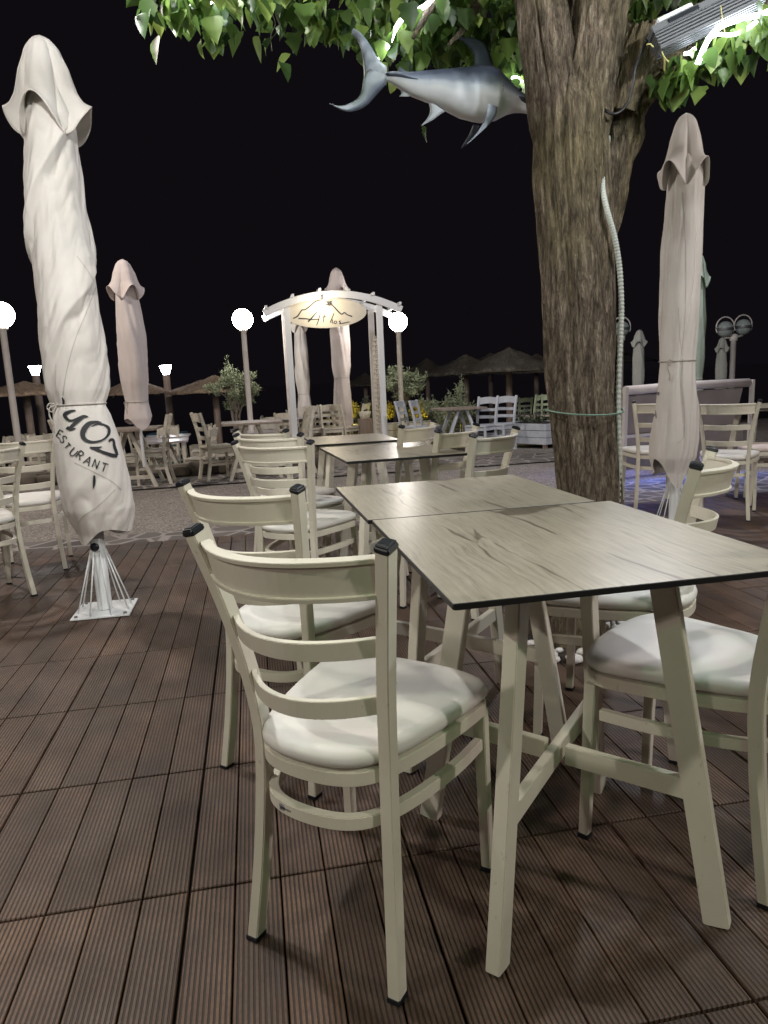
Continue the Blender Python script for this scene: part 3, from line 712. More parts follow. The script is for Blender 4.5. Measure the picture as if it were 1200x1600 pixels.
mb = MB(); mb.tube(smooth_path([fp(806, 155, -.0275), fp(815, 160, -.0265), (fp(823, 163, -.024)), fp(832, 163, -.020)], 4), [.002, .004, .007, .009]+[.009]*9, 6); mb.obj('mouth', 'ink', fish)
mb = MB(); mb.tube([fp(765, 105, 0), fp(768, 20, 0), fp(772, -90, .0)], .0015, 5); mb.tube([fp(640, 113, 0), fp(645, 40, 0), fp(655, -50, 0)], .0015, 5); mb.obj('hanging_wire', 'black_cable', fish)

# ------------------------------------------------------------------ things fixed on the tree
# long ribbed LED bar fixture lying on the right limb
a, b_ = atY(1015, 58, 2.58), atY(1180, -22, 2.50)
ax = (b_-a).normalized()
fx = thing('bar_floodlight', 'long grey ribbed bar light fixture strapped along the right-hand limb', 'light fixture', a)
upv = (UP-ax*UP.dot(ax)).normalized(); sdv = ax.cross(upv)
def lb(t, u_, v_): return ax*t+upv*u_+sdv*v_
LN = (b_-a).length
mb = MB(); mb.bar([lb(0, .002, 0), lb(LN, .002, 0)], .075, .026, up=upv); mb.obj('housing', 'steel', fx, bevel=.003)
mb = MB()
for k in range(5): mb.bar([lb(.004, -.018-.0115*k, 0), lb(LN, -.018-.0115*k, 0)], .074, .0055, up=upv)
for k in range(5): mb.bar([lb(.004, -.066, -.03+.015*k), lb(LN, -.066, -.03+.015*k)], .006, .012, up=upv)
mb.bar([lb(.006, -.038, .0), lb(LN-.01, -.038, .0)], .052, .05, up=upv); mb.obj('heat_sink', 'steel', fx)
mb = MB(); mb.bar([lb(.05, .0165, -.01), lb(.18, .0165, -.01)], .05, .003, up=upv); mb.bar([lb(.06, .002, -.040 if sdv.y > 0 else .040), lb(.17, .002, -.040 if sdv.y > 0 else .040)], .006, .014, up=upv); mb.obj('driver_panel', 'black_plastic', fx, bevel=.001)
mb = MB(); mb.box(lb(.10, .028, .0), (.13, .05, .02), M=Matrix((ax, sdv, upv)).transposed()); mb.obj('junction_box', 'label_white', fx, bevel=.004)
# white box behind the trunk
pb = atY(944, 128, TY+.13)
jb = thing('junction_box', 'white plastic junction box fixed between the trunk and the right limb', 'electrical box', pb)
mb = MB(); mb.box((0, 0, 0), (.07, .07, .13), rot=.3); mb.obj('case', 'white_metal', jb, bevel=.006)
mb = MB(); mb.lathe([(.008, -.085), (.010, -.08), (.010, -.062)], 12); mb.obj('cable_gland', 'black_plastic', jb)
mb = MB(); mb.tube(smooth_path([atY(942, 160, TY-.02), atY(943, 170, TY-.10), atY(958, 178, TY-.13), atY(972, 172, TY-.13), atY(983, 155, TY-.12), atY(989, 130, TY-.13), atY(993, 105, TY-.13), atY(1003, 80, TY-.14), atY(1010, 62, TY-.17)], 6), .0055, 8)
tag(mb.obj('cable', 'black_cable'), 'thick black cable looping from the white box up to the bar light', 'cable')
mb = MB(); mb.tube(smooth_path([atY(1037, 68, 2.56), atY(1034, 80, 2.55), atY(1038, 92, 2.56), atY(1038, 112, 2.60)], 5), .003, 6); mb.tube(smooth_path([atY(1034, 82, 2.55), atY(1040, 92, 2.54), atY(1045, 97, 2.54)], 4), .0025, 6); mb.tube(smooth_path([atY(1010, 70, 2.56), atY(1016, 69, 2.55), atY(1021, 74, 2.55)], 4), .0025, 6); mb.tube(smooth_path([atY(1126, 8, 2.47), atY(1129, 30, 2.48), atY(1134, 60, 2.52)], 4), .0015, 6)
tag(mb.obj('cord', 'yellow_cord'), 'yellow tie cord knotted round the right-hand limb below the bar light', 'cord')
# ribbed conduit running down the right side of the trunk
pts = [atY(950, 215, TY+.03), atY(945, 255, TY-.05), atY(941, 290, TY-.125), atY(949, 330, TY-.155), atY(960, 370, TY-.15), atY(968, 420, TY-.13), atY(971, 480, TY-.11), atY(969, 540, TY-.1), atY(966, 620, TY-.09), atY(967, 700, TY-.09), atY(966, 790, TY-.09), Vector((1.435, TY-.09, .3)), Vector((1.45, TY-.08, .05)), Vector((1.45, TY-.07, -.02))]
P = smooth_path(pts, 40); mb = MB()
mb.tube(P, [.0112 if (i % 4) < 2 else .0094 for i in range(len(P))], 12)
tag(mb.obj('conduit', 'conduit'), 'grey-green ribbed plastic conduit running down the right side of the trunk', 'conduit')
mb = MB(); cc = trunk_path
def wire(z, cx, r_, a0, a1, tilt):
    return [Vector((cx+r_*math.cos(a0+(a1-a0)*i/20), TY+r_*math.sin(a0+(a1-a0)*i/20), z+tilt*math.cos(a0+(a1-a0)*i/20)-.02*math.sin(PI*i/20))) for i in range(21)]
tcx = lambda py: atY(*{640: (910, 640), 290: (895, 290)}[py], TY).x
zz = atY(905, 648, TY-.15).z
mb.tube(wire(zz+.015, tcx(640), .163, -PI, 0, -.004), .0035, 6)
tag(mb.obj('tie_wire', 'green_wire'), 'green wire tied round the trunk at table height', 'wire')
mb = MB(); q = atY(936, 289, TY-.105); mb.tube([q+Vector((-.02, 0, 0)), q+Vector((0, -.012, 0)), q+Vector((.014, 0, 0))], .003, 6); mb.tube([q+Vector((0, -.01, 0)), q+Vector((.0, -.02, -.012))], .0025, 6)
tag(mb.obj('tie_wire', 'green_wire'), 'small green wire tie holding the conduit high on the trunk', 'wire')
mb = MB(); mb.tube(wire(.42, 1.29, .160, -PI, 0, .003), .003, 6)
tag(mb.obj('tie_wire', 'green_wire'), 'lowest green wire round the trunk foot, seen under the table', 'wire')
# planting hole: soil ring, white pebbles
mb = MB(); mb.lathe([(.05, .004), (.20, .005), (.27, .004), (.30, .002)], 32, (1.29, TY-.02, 0)); o = mb.obj('soil', 'soil'); o['kind'] = 'structure'
mb = MB(); pr = random.Random(4)
pebs = []
for i in range(90):
    a = pr.uniform(-PI-.4, .35) if i < 70 else pr.uniform(0, 2*PI); d = pr.uniform(.205, .31)
    s = pr.uniform(.018, .042)
    x, y = 1.29+d*math.cos(a), TY-.02+d*math.sin(a)
    if any((x-u)**2+(y-v_)**2 < ((s+w_)*.75)**2 for u, v_, w_ in pebs): continue
    pebs.append((x, y, s))
    mb = MB(); n = 12; m_ = 8; vs = []
    for j in range(m_+1):
        for k in range(n):
            th = PI*j/m_; ph = 2*PI*k/n
            v_ = Vector((math.sin(th)*math.cos(ph), math.sin(th)*math.sin(ph), math.cos(th)))
            g = 1+.25*noise.noise(v_*1.3+Vector((i*3, 0, 0)))
            vs.append((v_.x*s*g, v_.y*s*.8*g, v_.z*s*.55*g))
    mb.add(vs, [(j*n+k, j*n+(k+1) % n, (j+1)*n+(k+1) % n, (j+1)*n+k) for j in range(m_) for k in range(n)], 0, True)
    o = mb.obj('pebble', 'pebble', loc=(x, y, s*.5+.002), rotz=pr.uniform(0, 3)); tag(o, 'white pebble in the ring of stones round the tree foot', 'pebble', 'white pebbles round the tree foot')

# ------------------------------------------------------------------ closed parasols
def sfun(prof, nf, twist, amp, seed, lean, phase=0, wob=.35, pleat=1):
    zs = [p[0] for p in prof]; rs = [p[1] for p in prof]; am = [p[2] for p in prof]
    xo = [p[3] if len(p) > 3 else 0 for p in prof]
    def f(a, z):
        r0 = interp(z, zs, rs); A = interp(z, zs, am)*amp
        u = a*nf/(2*PI)+twist*z+phase+wob*noise.noise(Vector((math.cos(a)*.8+seed, math.sin(a)*.8, z*1.3)))
        fr2 = u-math.floor(u)
        saw = (fr2**1.6)*1.0 if fr2 < .9 else 1.0*(.9**1.6)*(1-((fr2-.9)/.1)**.7)   # wrap with a sharp lap edge
        w1 = noise.noise(Vector((math.cos(a)*2.2+seed, math.sin(a)*2.2, z*2.6)))
        w2 = noise.noise(Vector((math.cos(a)*5+seed*2, math.sin(a)*5, z*6-a)))
        pl = abs(math.sin(PI*3*u+1.6*w1))**.7
        pf = abs(math.sin(PI*7*u+2.5*w1))
        r_ = r0*(1+A*(saw-.4)+.055*w1+.018*w2+pleat*.055*(pl-.7)*min(1, A*8)+pleat*.022*(pf-.6)*min(1, A*8))
        return Vector((r_*math.cos(a)+interp(z, zs, xo)+lean[0]*z, r_*math.sin(a)+lean[1]*z, z))
    return f
def make_parasol(name, label, loc, prof, hood, mat='fabric', nf=3, twist=.55, amp=.5, seed=0, base='plate', tiez=None, tier=.14, lean=(0, 0), polez=None, group='closed parasols', nseg=110, nz=120, rotz=0, hem=.03, poler=.032, phase=0, wob=.35):
    t = thing(name, label, 'parasol', loc, rotz, group)
    f = sfun(prof, nf, twist, amp, seed, lean, phase, wob)
    z0, z1 = prof[0][0], prof[-1][0]
    mb = MB(); vs = []
    for j in range(nz+1):
        for i in range(nseg):
            a = i*2*PI/nseg; z = z0+(z1-z0)*j/nz
            if j < nz*.30:   # ragged pointed hem
                h_ = hem*(math.sin(a*2+seed)+.6*math.sin(a*3+seed*2))
                z = z+h_*(1-j/(nz*.30))
            p = f(a, max(z0, min(z1, z))); p.z = z; vs.append(p)
    mb.add(vs, [(j*nseg+i, j*nseg+(i+1) % nseg, (j+1)*nseg+(i+1) % nseg, (j+1)*nseg+i) for j in range(nz) for i in range(nseg)], 0, True)
    canopy = mb.obj('canopy', mat, t)
    # hood on top with flared, drooping scallops
    mb = MB(); vs = []; hz = 30
    zt, zb, r1, nsc = hood
    for j in range(hz+1):
        u = j/hz
        for i in range(nseg):
            a = i*2*PI/nseg
            k = math.cos(a*nsc+seed+.5*math.sin(a+seed))
            kk = 2*abs(math.sin((a*nsc+seed+.5*math.sin(a+seed))/2))**.75-1    # sharp valleys at the ribs, round billows between
            z = zt+(zb-zt)*u+.16*(zt-zb)*u**3*(1-abs(k))*0-.20*(zt-zb)*u**4*k
            base_r = interp(u, [0, .05, .15, .4, .7, .88, 1], [.03, .26, .44, .62, .74, .86, 1.0])*r1
            r_ = base_r*(1+(.07+.17*u)*kk+.06*noise.noise(Vector((math.cos(a)*3+seed, math.sin(a)*3, u*3)))+.02*math.sin(a*9+seed)*u)
            vs.append((r_*math.cos(a)+lean[0]*z+(prof[-1][3] if len(prof[-1]) > 3 else 0), r_*math.sin(a)+lean[1]*z, z))
    mb.add(vs, [(j*nseg+i, j*nseg+(i+1) % nseg, (j+1)*nseg+(i+1) % nseg, (j+1)*nseg+i) for j in range(hz) for i in range(nseg)], 0, True)
    mb.add([vs[i] for i in range(nseg)], [tuple(range(nseg))], 0, True)
    h_o = mb.obj('hood', mat, t); md = h_o.modifiers.new('solid', 'SOLIDIFY'); md.thickness = .003
    # pole
    pz = polez or z0+.15
    mb = MB(); mb.lathe([(poler*.62, .3), (poler*.62, z1)], 16); mb.obj('pole', 'white_metal', t)
    if base:
        mb = MB(); mb.lathe([(poler*1.15, .012), (poler*1.15, .48), (poler, .485), (poler, .3)], 20)
        mb.obj('sleeve', 'white_metal', t)
        if base == 'plate':
            mb = MB(); mb.box((0, 0, .006), (.29, .29, .008)); pl = mb.obj('base_plate', 'white_metal', t, bevel=.0015)
            mb = MB()
            for x in (-.12, .12):
                for y in (-.12, .12): mb.lathe([(.0001, .018), (.008, .018), (.009, .010)], 10, (x, y, 0))
            mb.obj('bolt', 'steel', pl)
        for k in range(8):
            a = k*PI/4+PI/8; sx, sy = math.cos(a), math.sin(a); q = .125/max(abs(sx), abs(sy))
            mb = MB(); mb.tube([(sx*q, sy*q, .010), (sx*poler*1.15, sy*poler*1.15, .33)], .004, 6); mb.obj('stay_rod', 'white_metal', t)
        mb = MB(); mb.lathe([(.004, -.03), (.006, 0), (.020, .002), (.023, .012), (.014, .02), (.0001, .021)], 12)
        kn = mb.obj('knob', 'black_plastic', t); kn.rotation_euler = (PI/2, 0, 0); kn.location = (-.004, -poler*1.15-.006, .355)
    if tiez:
        pts = []
        for i in range(72):
            a = i*2*PI/72; p = f(a, tiez); c_ = Vector((lean[0]*tiez+interp(tiez, [q[0] for q in prof], [q[3] if len(q) > 3 else 0 for q in prof]), lean[1]*tiez, tiez))
            pts.append(p+(p-c_).normalized()*.004)
        mb = MB(); mb.tube(pts, .0045, 6, closed=True)
        q = pts[44]; mb.tube(smooth_path([q, q+Vector((-.03, -.01, -.01)), q+Vector((-.035, -.01, -.05)), q+Vector((-.02, -.01, -.09)), q+Vector((-.022, -.01, -.13))], 4), .004, 6)
        mb.tube(smooth_path([q, q+Vector((-.025, -.015, .012)), q+Vector((-.042, -.012, -.01)), q+Vector((-.02, -.01, -.03)), q], 4), .0035, 6)
        mb.obj('tie_rope', 'rope', t)
    return t, canopy, f
def strokes_on(canopy, root, strokes, name, mat, off=.006):
    """ribbons laid onto the cloth: strokes are lists of (side, z, width) in the vertical plane facing the terrace"""
    bm = bmesh.new(); bm.from_mesh(canopy.data); bv = BVHTree.FromBMesh(bm); bm.free()
    dv = Vector((root.location.x, root.location.y, 0)).normalized(); pv_ = Vector((dv.y, -dv.x, 0))
    for st_ in strokes:
        mb = MB()
        P = smooth_path([Vector(p) for p in st_], 12); n = len(P); rows = []
        for i, p in enumerate(P):
            t = P[min(i+1, n-1)]-P[max(i-1, 0)]; t2 = Vector((t.x, t.y)).normalized(); nn = Vector((-t2.y, t2.x)); row = []
            for k in (-.5, -.25, 0, .25, .5):
                x = p.x+nn.x*p.z*k; z = p.y+nn.y*p.z*k
                hit, nr, idx, d = bv.ray_cast(pv_*x-dv*2+Vector((0, 0, z)), dv)
                if hit is None: row = None; break
                row.append(hit-dv*off)
            rows.append(row)
        for i in range(n-1):
            if rows[i] and rows[i+1]:
                o = len(mb.v); mb.v += [tuple(v_) for v_ in rows[i]+rows[i+1]]
                for k in range(4): mb.f.append((o+k, o+k+1, o+6+k, o+5+k)); mb.mi.append(0); mb.sm.append(True)
        if mb.v: mb.obj(name, mat, canopy, weld=False)
# big parasol, left foreground.  profile rows: z, radius, fold depth, x offset
LX, LYY = -.842, 3.82
profL = [(.42, .125, .30, .045), (.55, .165, .40, .035), (.68, .172, .25, .022), (.80, .166, .06, .012), (.9, .158, .05, .006), (1.02, .136, .1, -.002), (1.08, .120, .45, -.006), (1.15, .138, .5, -.004), (1.35, .152, .6, .0), (1.7, .145, .7, .0), (2.0, .132, .75, -.004), (2.25, .128, .8, .008), (2.40, .122, .8, .016), (2.6, .08, .5, .016), (2.68, .02, 0, .016)]
tL, canL, fL = make_parasol('closed_parasol', 'big closed white parasol with dark lettering, tied round the middle, left foreground', (LX, LYY, 0), profL, (2.755, 2.38, .158, 4), nf=2.0, twist=-1.41, phase=.44, wob=.10, amp=.34, seed=3.2, tiez=1.08, nseg=180, nz=220, hem=.035)
def on_plane(root, px, py, depth=.13):
    dv = Vector((root.location.x, root.location.y, 0)); D_ = dv.length-depth; dv.normalize()
    d = FW + RT*((px-600)/1110) - UP*((py-800)/1110); q = Vector((0, 0, H))+d*(D_/d.dot(dv))
    return (q-Vector(root.location)).dot(Vector((dv.y, -dv.x, 0))), q.z
def pxs(pts, root=None):
    root = root or tL
    return [(*on_plane(root, x, y), w_*root.location.y/1085) for x, y, w_ in pts]
S = [  # end of the big script word and the arched smaller word, then the lower tail stroke
 [(118, 641, 1.5), (109, 643, 4), (101, 648, 5), (105, 655, 4), (112, 657, 3), (122, 653, 2.5), (131, 650.5, 4), (138, 651, 1)],
 [(130, 652, 3), (121, 658, 4.5), (114, 664, 4.5), (109, 669.5, 4.5), (105, 668, 5), (110, 671, 3.5), (118, 669, 1.5)],
 [(159, 660, 1), (150, 659, 3), (139, 662, 6), (131, 671, 7), (129.5, 681, 6), (136, 688, 4.5), (148, 690, 3), (162, 686, 2.5), (170, 678, 4), (170, 669, 4), (163, 664, 3), (153, 662, 2.5), (143, 666, 1)],
 [(170, 690, 2.5), (174, 687, 4), (178, 688.5, 3), (179, 697, 4), (182, 706, 4), (183.5, 712, 4)],
 [(184, 713, 4), (175, 711, 5), (161, 706, 4), (149, 701, 4), (141, 698.5, 2), (150, 699.5, 4), (159, 697.5, 1)],
 [(147, 741, 2.5), (147, 750, 3.5), (146, 758, 2.0), (145.5, 762, .8)],
 [(98, 634, 1.5), (99, 628, 3), (97, 621, 1.5)]]
def let(ch, cx, cy, s, ang, w_=1.35):
    G = {'E': [[(0, 0), (0, 1)], [(0, 1), (.55, 1)], [(0, .5), (.45, .5)], [(0, 0), (.55, 0)]],
         'S': [[(.55, .85), (.3, 1), (.05, .8), (.2, .55), (.45, .42), (.55, .2), (.3, 0), (0, .15)]],
         'T': [[(0, 1), (.75, 1)], [(.37, 1), (.37, 0)]],
         'A': [[(0, 0), (.36, 1)], [(.36, 1), (.72, 0)], [(.15, .36), (.58, .36)]],
         'U': [[(0, 1), (.02, .3), (.15, .03), (.4, .0), (.58, .25), (.62, 1)]],
         'R': [[(0, 0), (0, 1)], [(0, 1), (.4, .98), (.52, .75), (.35, .52), (0, .48)], [(.22, .5), (.62, 0)]],
         'N': [[(0, 0), (0, 1)], [(0, 1), (.58, 0)], [(.58, 0), (.6, 1)]]}[ch]
    out = []; ca, sa = math.cos(ang), math.sin(ang)
    for st_ in G:
        out.append([(cx+s*(x*ca+(.5-y)*-sa*1.0*1), cy+s*((.5-y)*ca+x*sa), w_) for x, y in st_])
    return out
for ch, x, y, s, an in (('E', 90, 677, 12, 30), ('S', 96, 684, 12, 42), ('T', 103, 694, 9, 50), ('U', 112, 703, 13, 42), ('R', 122, 708, 13, 36), ('A', 133, 716, 13.5, 30), ('N', 146, 722, 13, 22), ('T', 158, 728, 13, 18)):
    S += let(ch, x, y, s, R(an))
strokes_on(canL, tL, [pxs(s_) for s_ in S], 'letter_stroke', 'ink')
# seams / hems drawn as cloth piping
newmat('piping', (.50, .48, .44), .9)
strokes_on(canL, tL, [pxs(s_) for s_ in ([(116, 722, 1.2), (130, 728, 1.2), (150, 738, 1.2), (175, 752, 1.2), (190, 766, 1.2)],
   [(180, 764, 1.2), (165, 778, 1.2), (148, 793, 1.2), (130, 806, 1.2), (122, 820, 1.2)],
   [(152, 440, 1.0), (138, 480, 1.0), (118, 530, 1.0), (104, 580, 1.0), (98, 618, 1.0)], [(120, 400, 1), (135, 420, 1), (146, 436, 1)])], 'seam', 'piping', off=.002)
# white parasol, right
RX_, RY_ = 2.96, 4.62
profR = [(.40, .12, .35, -.035), (.5, .148, .45, -.03), (.62, .152, .5, -.02), (.85, .143, .45, -.01), (1.05, .122, .35, -.012), (1.15, .113, .3, -.008), (1.22, .116, .3, -.008), (1.5, .124, .35, -.005), (1.9, .126, .4, 0), (2.2, .120, .45, .01), (2.45, .115, .4, .02), (2.6, .06, .3, .01), (2.7, .02, 0, 0)]
tR, canR, fR = make_parasol('closed_parasol', 'closed white parasol with a pointed hood standing right of the tree, before the grey screen', (RX_, RY_, 0), profR, (2.77, 2.38, .150, 4), nf=3.0, twist=-.12, amp=.45, seed=8.1, tiez=1.17, nseg=150, nz=180, hem=.07, tier=.13)
def pxr(pts): return pxs(pts, tR)
strokes_on(canR, tR, [pxr(s_) for s_ in ([(1023, 612, 2), (1022, 618, 2.5), (1025, 612, 2)], [(1027, 606, 3), (1028, 612, 4), (1027, 618, 2)], [(1013, 648, 1.2), (1019, 644, 1.2)], [(1016, 646, 1.2), (1017, 657, 1.2)], [(1020, 656, 1.2), (1023, 643, 1.2), (1025, 654, 1.2)], [(1021, 650, 1.2), (1025, 649, 1.2)])], 'letter_stroke', 'ink')
strokes_on(canR, tR, [pxr(s_) for s_ in ([(1067, 560, .8), (1066, 600, .8), (1069, 640, .8), (1068, 682, .8), (1058, 692, .8)], [(1060, 480, .8), (1062, 520, .8), (1066, 556, .8)], [(1066, 300, .8), (1070, 360, .8), (1072, 430, .8), (1070, 500, .8), (1066, 545, .8)])], 'seam', 'piping', off=.002)
# parasols farther off
def simple_prof(ht, r_, low=.45, tie=1.1):
    s = ht/2.75
    return [(low, r_*.95, .4), (tie*.8, r_*1.0, .4), (tie*s, r_*.8, .35), (tie*s+.25, r_*1.0, .45), (1.9*s, r_*1.02, .5), (2.25*s, r_*.85, .45), (2.45*s, r_*.72, .4), (2.62*s, r_*.3, .2), (2.68*s, .02, 0)]
def far_parasol(px, ytop, ybot_base, Y, wpx, mat, label, seed, hood=True, group='closed parasols', base=None, low=None):
    g = atY(px, ytop, Y); x = g.x; z0 = gz(x, Y); ht = g.z-z0; r_ = wpx/2*Y/1085*.95
    lowz = low if low is not None else atY(px, ybot_base, Y).z-z0
    make_parasol('closed_parasol', label, (x, Y, z0), simple_prof(ht, r_, low=lowz), (ht, ht-.38*ht/2.7, r_*1.12, 4), mat, nf=3, twist=.3, amp=.4, seed=seed, base=None, tiez=1.1*ht/2.75, nseg=56, nz=60, hem=.05, poler=.03)
far_parasol(191, 405, 662, 8.9, 40, 'fabric_pink', 'closed pinkish parasol behind the big lettered one, standing among the left tables', 1.0)
far_parasol(525, 418, 668, 14.6, 30, 'fabric_pink', 'tall closed parasol whose tip rises above the arch and its sign', 2.0)
far_parasol(466, 482, 655, 15.2, 22, 'fabric', 'closed parasol seen between the arch posts, on the left under the sign', 3.3)
far_parasol(1092, 395, 592, 8.4, 30, 'fabric_green', 'pale green closed parasol just behind the white one on the right', 4.4, low=.3)
far_parasol(999, 515, 600, 13.5, 20, 'fabric_grey', 'small far closed parasol between the trunk and the right white parasol', 5.5, low=.3)
far_parasol(1129, 527, 598, 13.5, 18, 'fabric_grey', 'small far closed parasol below the pair of unlit globe lamps', 6.6, low=.3)

# ------------------------------------------------------------------ lamps
def globe_lamp(px, py, Y, label, lit=True, rad=.185):
    g = atY(px, py, Y); z0 = gz(g.x, Y)
    t = thing('globe_lamp', label, 'street lamp', (g.x, Y, z0), 0, 'globe lamps on posts')
    h = g.z-z0
    mb = MB(); mb.lathe([(.075, 0), (.075, .02), (.055, .05), (.050, .3), (.047, h-rad-.03), (.075, h-rad-.02), (.08, h-rad+.02), (.05, h-rad+.03)], 16); mb.obj('post', 'pole_paint', t)
    mb = MB(); mb.ball((0, 0, h), rad, 28, 18); mb.obj('globe', 'globe_lit' if lit else 'glass_unlit', t)
globe_lamp(1, 492, 11.5, 'lit globe lamp on a post cut by the left edge of the photo')
globe_lamp(379, 499, 13.6, 'lit globe lamp on a post left of the arch, beside the olive tree')
globe_lamp(622, 503, 14.0, 'lit globe lamp on a post touching the right end of the arch', rad=.18)
def lantern(px, py, Y, label):
    g = atY(px, py, Y); z0 = gz(g.x, Y); h = g.z-z0
    t = thing('lantern_post', label, 'lantern', (g.x, Y, z0), 0, 'lanterns on wooden posts')
    mb = MB(); mb.lathe([(.10, 0), (.095, 1.0), (.085, h-.10)], 14); mb.obj('post', 'wood_post', t)
    mb = MB(); mb.lathe([(.07, h-.10), (.15, h+.12), (.15, h+.125)], 4); mb.obj('glass', 'lantern_lit', t)
    mb = MB(); mb.lathe([(.165, h+.125), (.165, h+.14), (.02, h+.19), (.001, h+.19)], 4); mb.obj('cap', 'black_plastic', t)
lantern(55, 580, 19, 'lit lantern on a wooden post at far left, before a thatched parasol')
lantern(259, 579, 19, 'lit lantern on a wooden post between two thatched parasols, left of the olive tree')
def twin(px, py, Y, label, both=True):
    g = atY(px, py, Y); z0 = gz(g.x, Y); h = g.z-z0
    t = thing('globe_lamp', label, 'street lamp', (g.x, Y, z0), 0, 'unlit globe lamps')
    mb = MB(); mb.lathe([(.06, 0), (.055, h-.25), (.08, h-.24), (.08, h-.12), (.03, h-.1)], 14); mb.obj('post', 'pole_paint', t)
    for s in ((-1, 1) if both else (0,)):
        c_ = Vector((s*.21, 0, h+(.03 if s > 0 else 0)))
        mb = MB(); mb.ball(c_, .165, 20, 14); gg = mb.obj('globe', 'glass_unlit', t)
        mb = MB(); mb.lathe([(.168, -.03), (.172, 0), (.168, .03)], 24, c_); mb.obj('band', 'steel', gg)
        mb = MB(); mb.tube([c_+Vector((.21*math.cos(a), 0, .04+.21*math.sin(a))) for a in [R(-60+300*i/30*.8+30) for i in range(31)]], .014, 8); mb.obj('hoop', 'pole_paint', t)
        mb = MB(); mb.tube([Vector((0, 0, h-.18)), c_+Vector((0, 0, -.17))], .02, 8); mb.obj('arm', 'pole_paint', t)
twin(1147, 514, 13.8, 'post with a pair of unlit globe lamps at the far right')
twin(971, 514, 14.5, 'single unlit globe lamp peeping out from behind the trunk and conduit', False)

# ------------------------------------------------------------------ arch with hanging sign
AY = 13.0
pl_, pr_ = atY(455, 590, AY), atY(597, 590, AY)
AXc = (pl_.x+pr_.x)/2; AW = (pr_.x-pl_.x)/2
arch = thing('entrance_arch', 'white wooden entrance arch with curved beams, trellis sides and an oval sign', 'arch', (AXc, AY, gz(AXc, AY)))
g0 = gz(AXc, AY); ZP = 2.42-g0; ZA = 2.66-g0; DEP = .9; OV = .40
def archz(x): return ZA-(ZA-(2.36-g0))*(x/(AW+OV))**2
for y in (0, DEP):
    for s in (-1, 1):
        mb = MB(); mb.box((s*AW, y, archz(AW)/2-.03), (.105, .10, archz(AW)-.06)); mb.obj('post', 'pole_paint' if y else 'white_metal', arch, bevel=.006)
    mb = MB(); pts = [(x, y-.07 if y == 0 else y+.07, archz(x)) for x in fr_(-AW-OV, AW+OV, 24)]
    mb.bar(pts, .05, .12); mb.obj('beam', 'white_metal', arch, bevel=.004)
for i in range(6):
    x = -AW-OV*.9+(2*AW+OV*1.8)*i/5
    mb = MB(); mb.bar([(x, -.16, archz(x)+.085), (x, DEP+.16, archz(x)+.085)], .045, .05); mb.obj('rafter', 'white_metal', arch, bevel=.003)
for s in (-1, 1):
    mb = MB(); x = s*AW
    for y in (.14, .30, .46, .62, .76):
        mb.bar([(x, y, .15), (x, y, 2.12)], .012, .03, up=(0, 1, 0))
    for k in range(22): mb.bar([(x, .08, .2+k*.088), (x, DEP-.08, .2+k*.088)], .013, .028)
    for k in range(21): mb.bar([(x-s*.012, .14, .24+k*.088), (x-s*.012, .38, .24+k*.088)], .012, .02)
    mb.obj('trellis', 'bg_cream', arch)
# oval sign
noisy('sign_face', (.62, .58, .48), (.68, .63, .53), 5, .5, 0)
sl, sr, sb = atY(443, 487, AY-.1), atY(574, 489, AY-.1), atY(508, 512, AY-.1)
scx, swx = (sl.x+sr.x)/2-AXc, (sr.x-sl.x)/2; scz = (sl.z+sr.z)/2-g0; shz = scz-(sb.z-g0)
sg = []
for i in range(48):
    a = i*2*PI/48; x = swx*math.cos(a); z = shz*math.sin(a)
    sg.append((scx+x, scz+z))
mb = MB(); ys = -.02
mb.add([(x, ys, z) for x, z in sg]+[(x, ys+.03, z) for x, z in sg], [tuple(range(48)), tuple(reversed(range(48, 96)))]+[(i, (i+1) % 48, 48+(i+1) % 48, 48+i) for i in range(48)])
sign = mb.obj('sign', 'sign_face', arch)
def sgp(pts):
    out = []
    for x, y, w_ in pts:
        px, py = 430+x/6.316, 440+y/6.316; p = atY(px, py, AY-.1); out.append((p.x-AXc, p.z-g0, w_/6.316*13/1085))
    return out
mb = MB()
SS = [[(180, 360, 8), (225, 335, 9), (265, 278, 8), (298, 272, 8), (350, 235, 9), (395, 195, 9), (430, 182, 8), (470, 178, 7)],
      [(478, 175, 5), (492, 190, 5)], [(565, 185, 5), (545, 200, 5)],
      [(550, 205, 7), (590, 250, 9), (655, 315, 9), (688, 302, 8), (715, 322, 8), (765, 340, 9)],
      [(232, 360, 10), (300, 362, 9), (370, 370, 7), (440, 368, 6)],
      [(420, 290, 6), (385, 330, 9), (355, 365, 11), (328, 392, 12)],
      [(450, 305, 6), (438, 350, 7), (425, 395, 7), (412, 428, 6)],
      [(492, 318, 6), (484, 360, 6), (477, 398, 5)], [(464, 346, 5), (508, 341, 5)],
      [(585, 308, 6), (568, 350, 6), (546, 402, 6)], [(548, 395, 5), (558, 376, 6), (570, 376, 6), (566, 404, 6), (580, 404, 4)],
      [(602, 386, 5), (590, 388, 6), (586, 402, 6), (598, 411, 6), (612, 402, 6), (610, 388, 5), (600, 385, 5)],
      [(652, 384, 5), (636, 390, 6), (648, 402, 7), (640, 414, 6), (655, 410, 5), (690, 404, 6), (738, 394, 5)]]
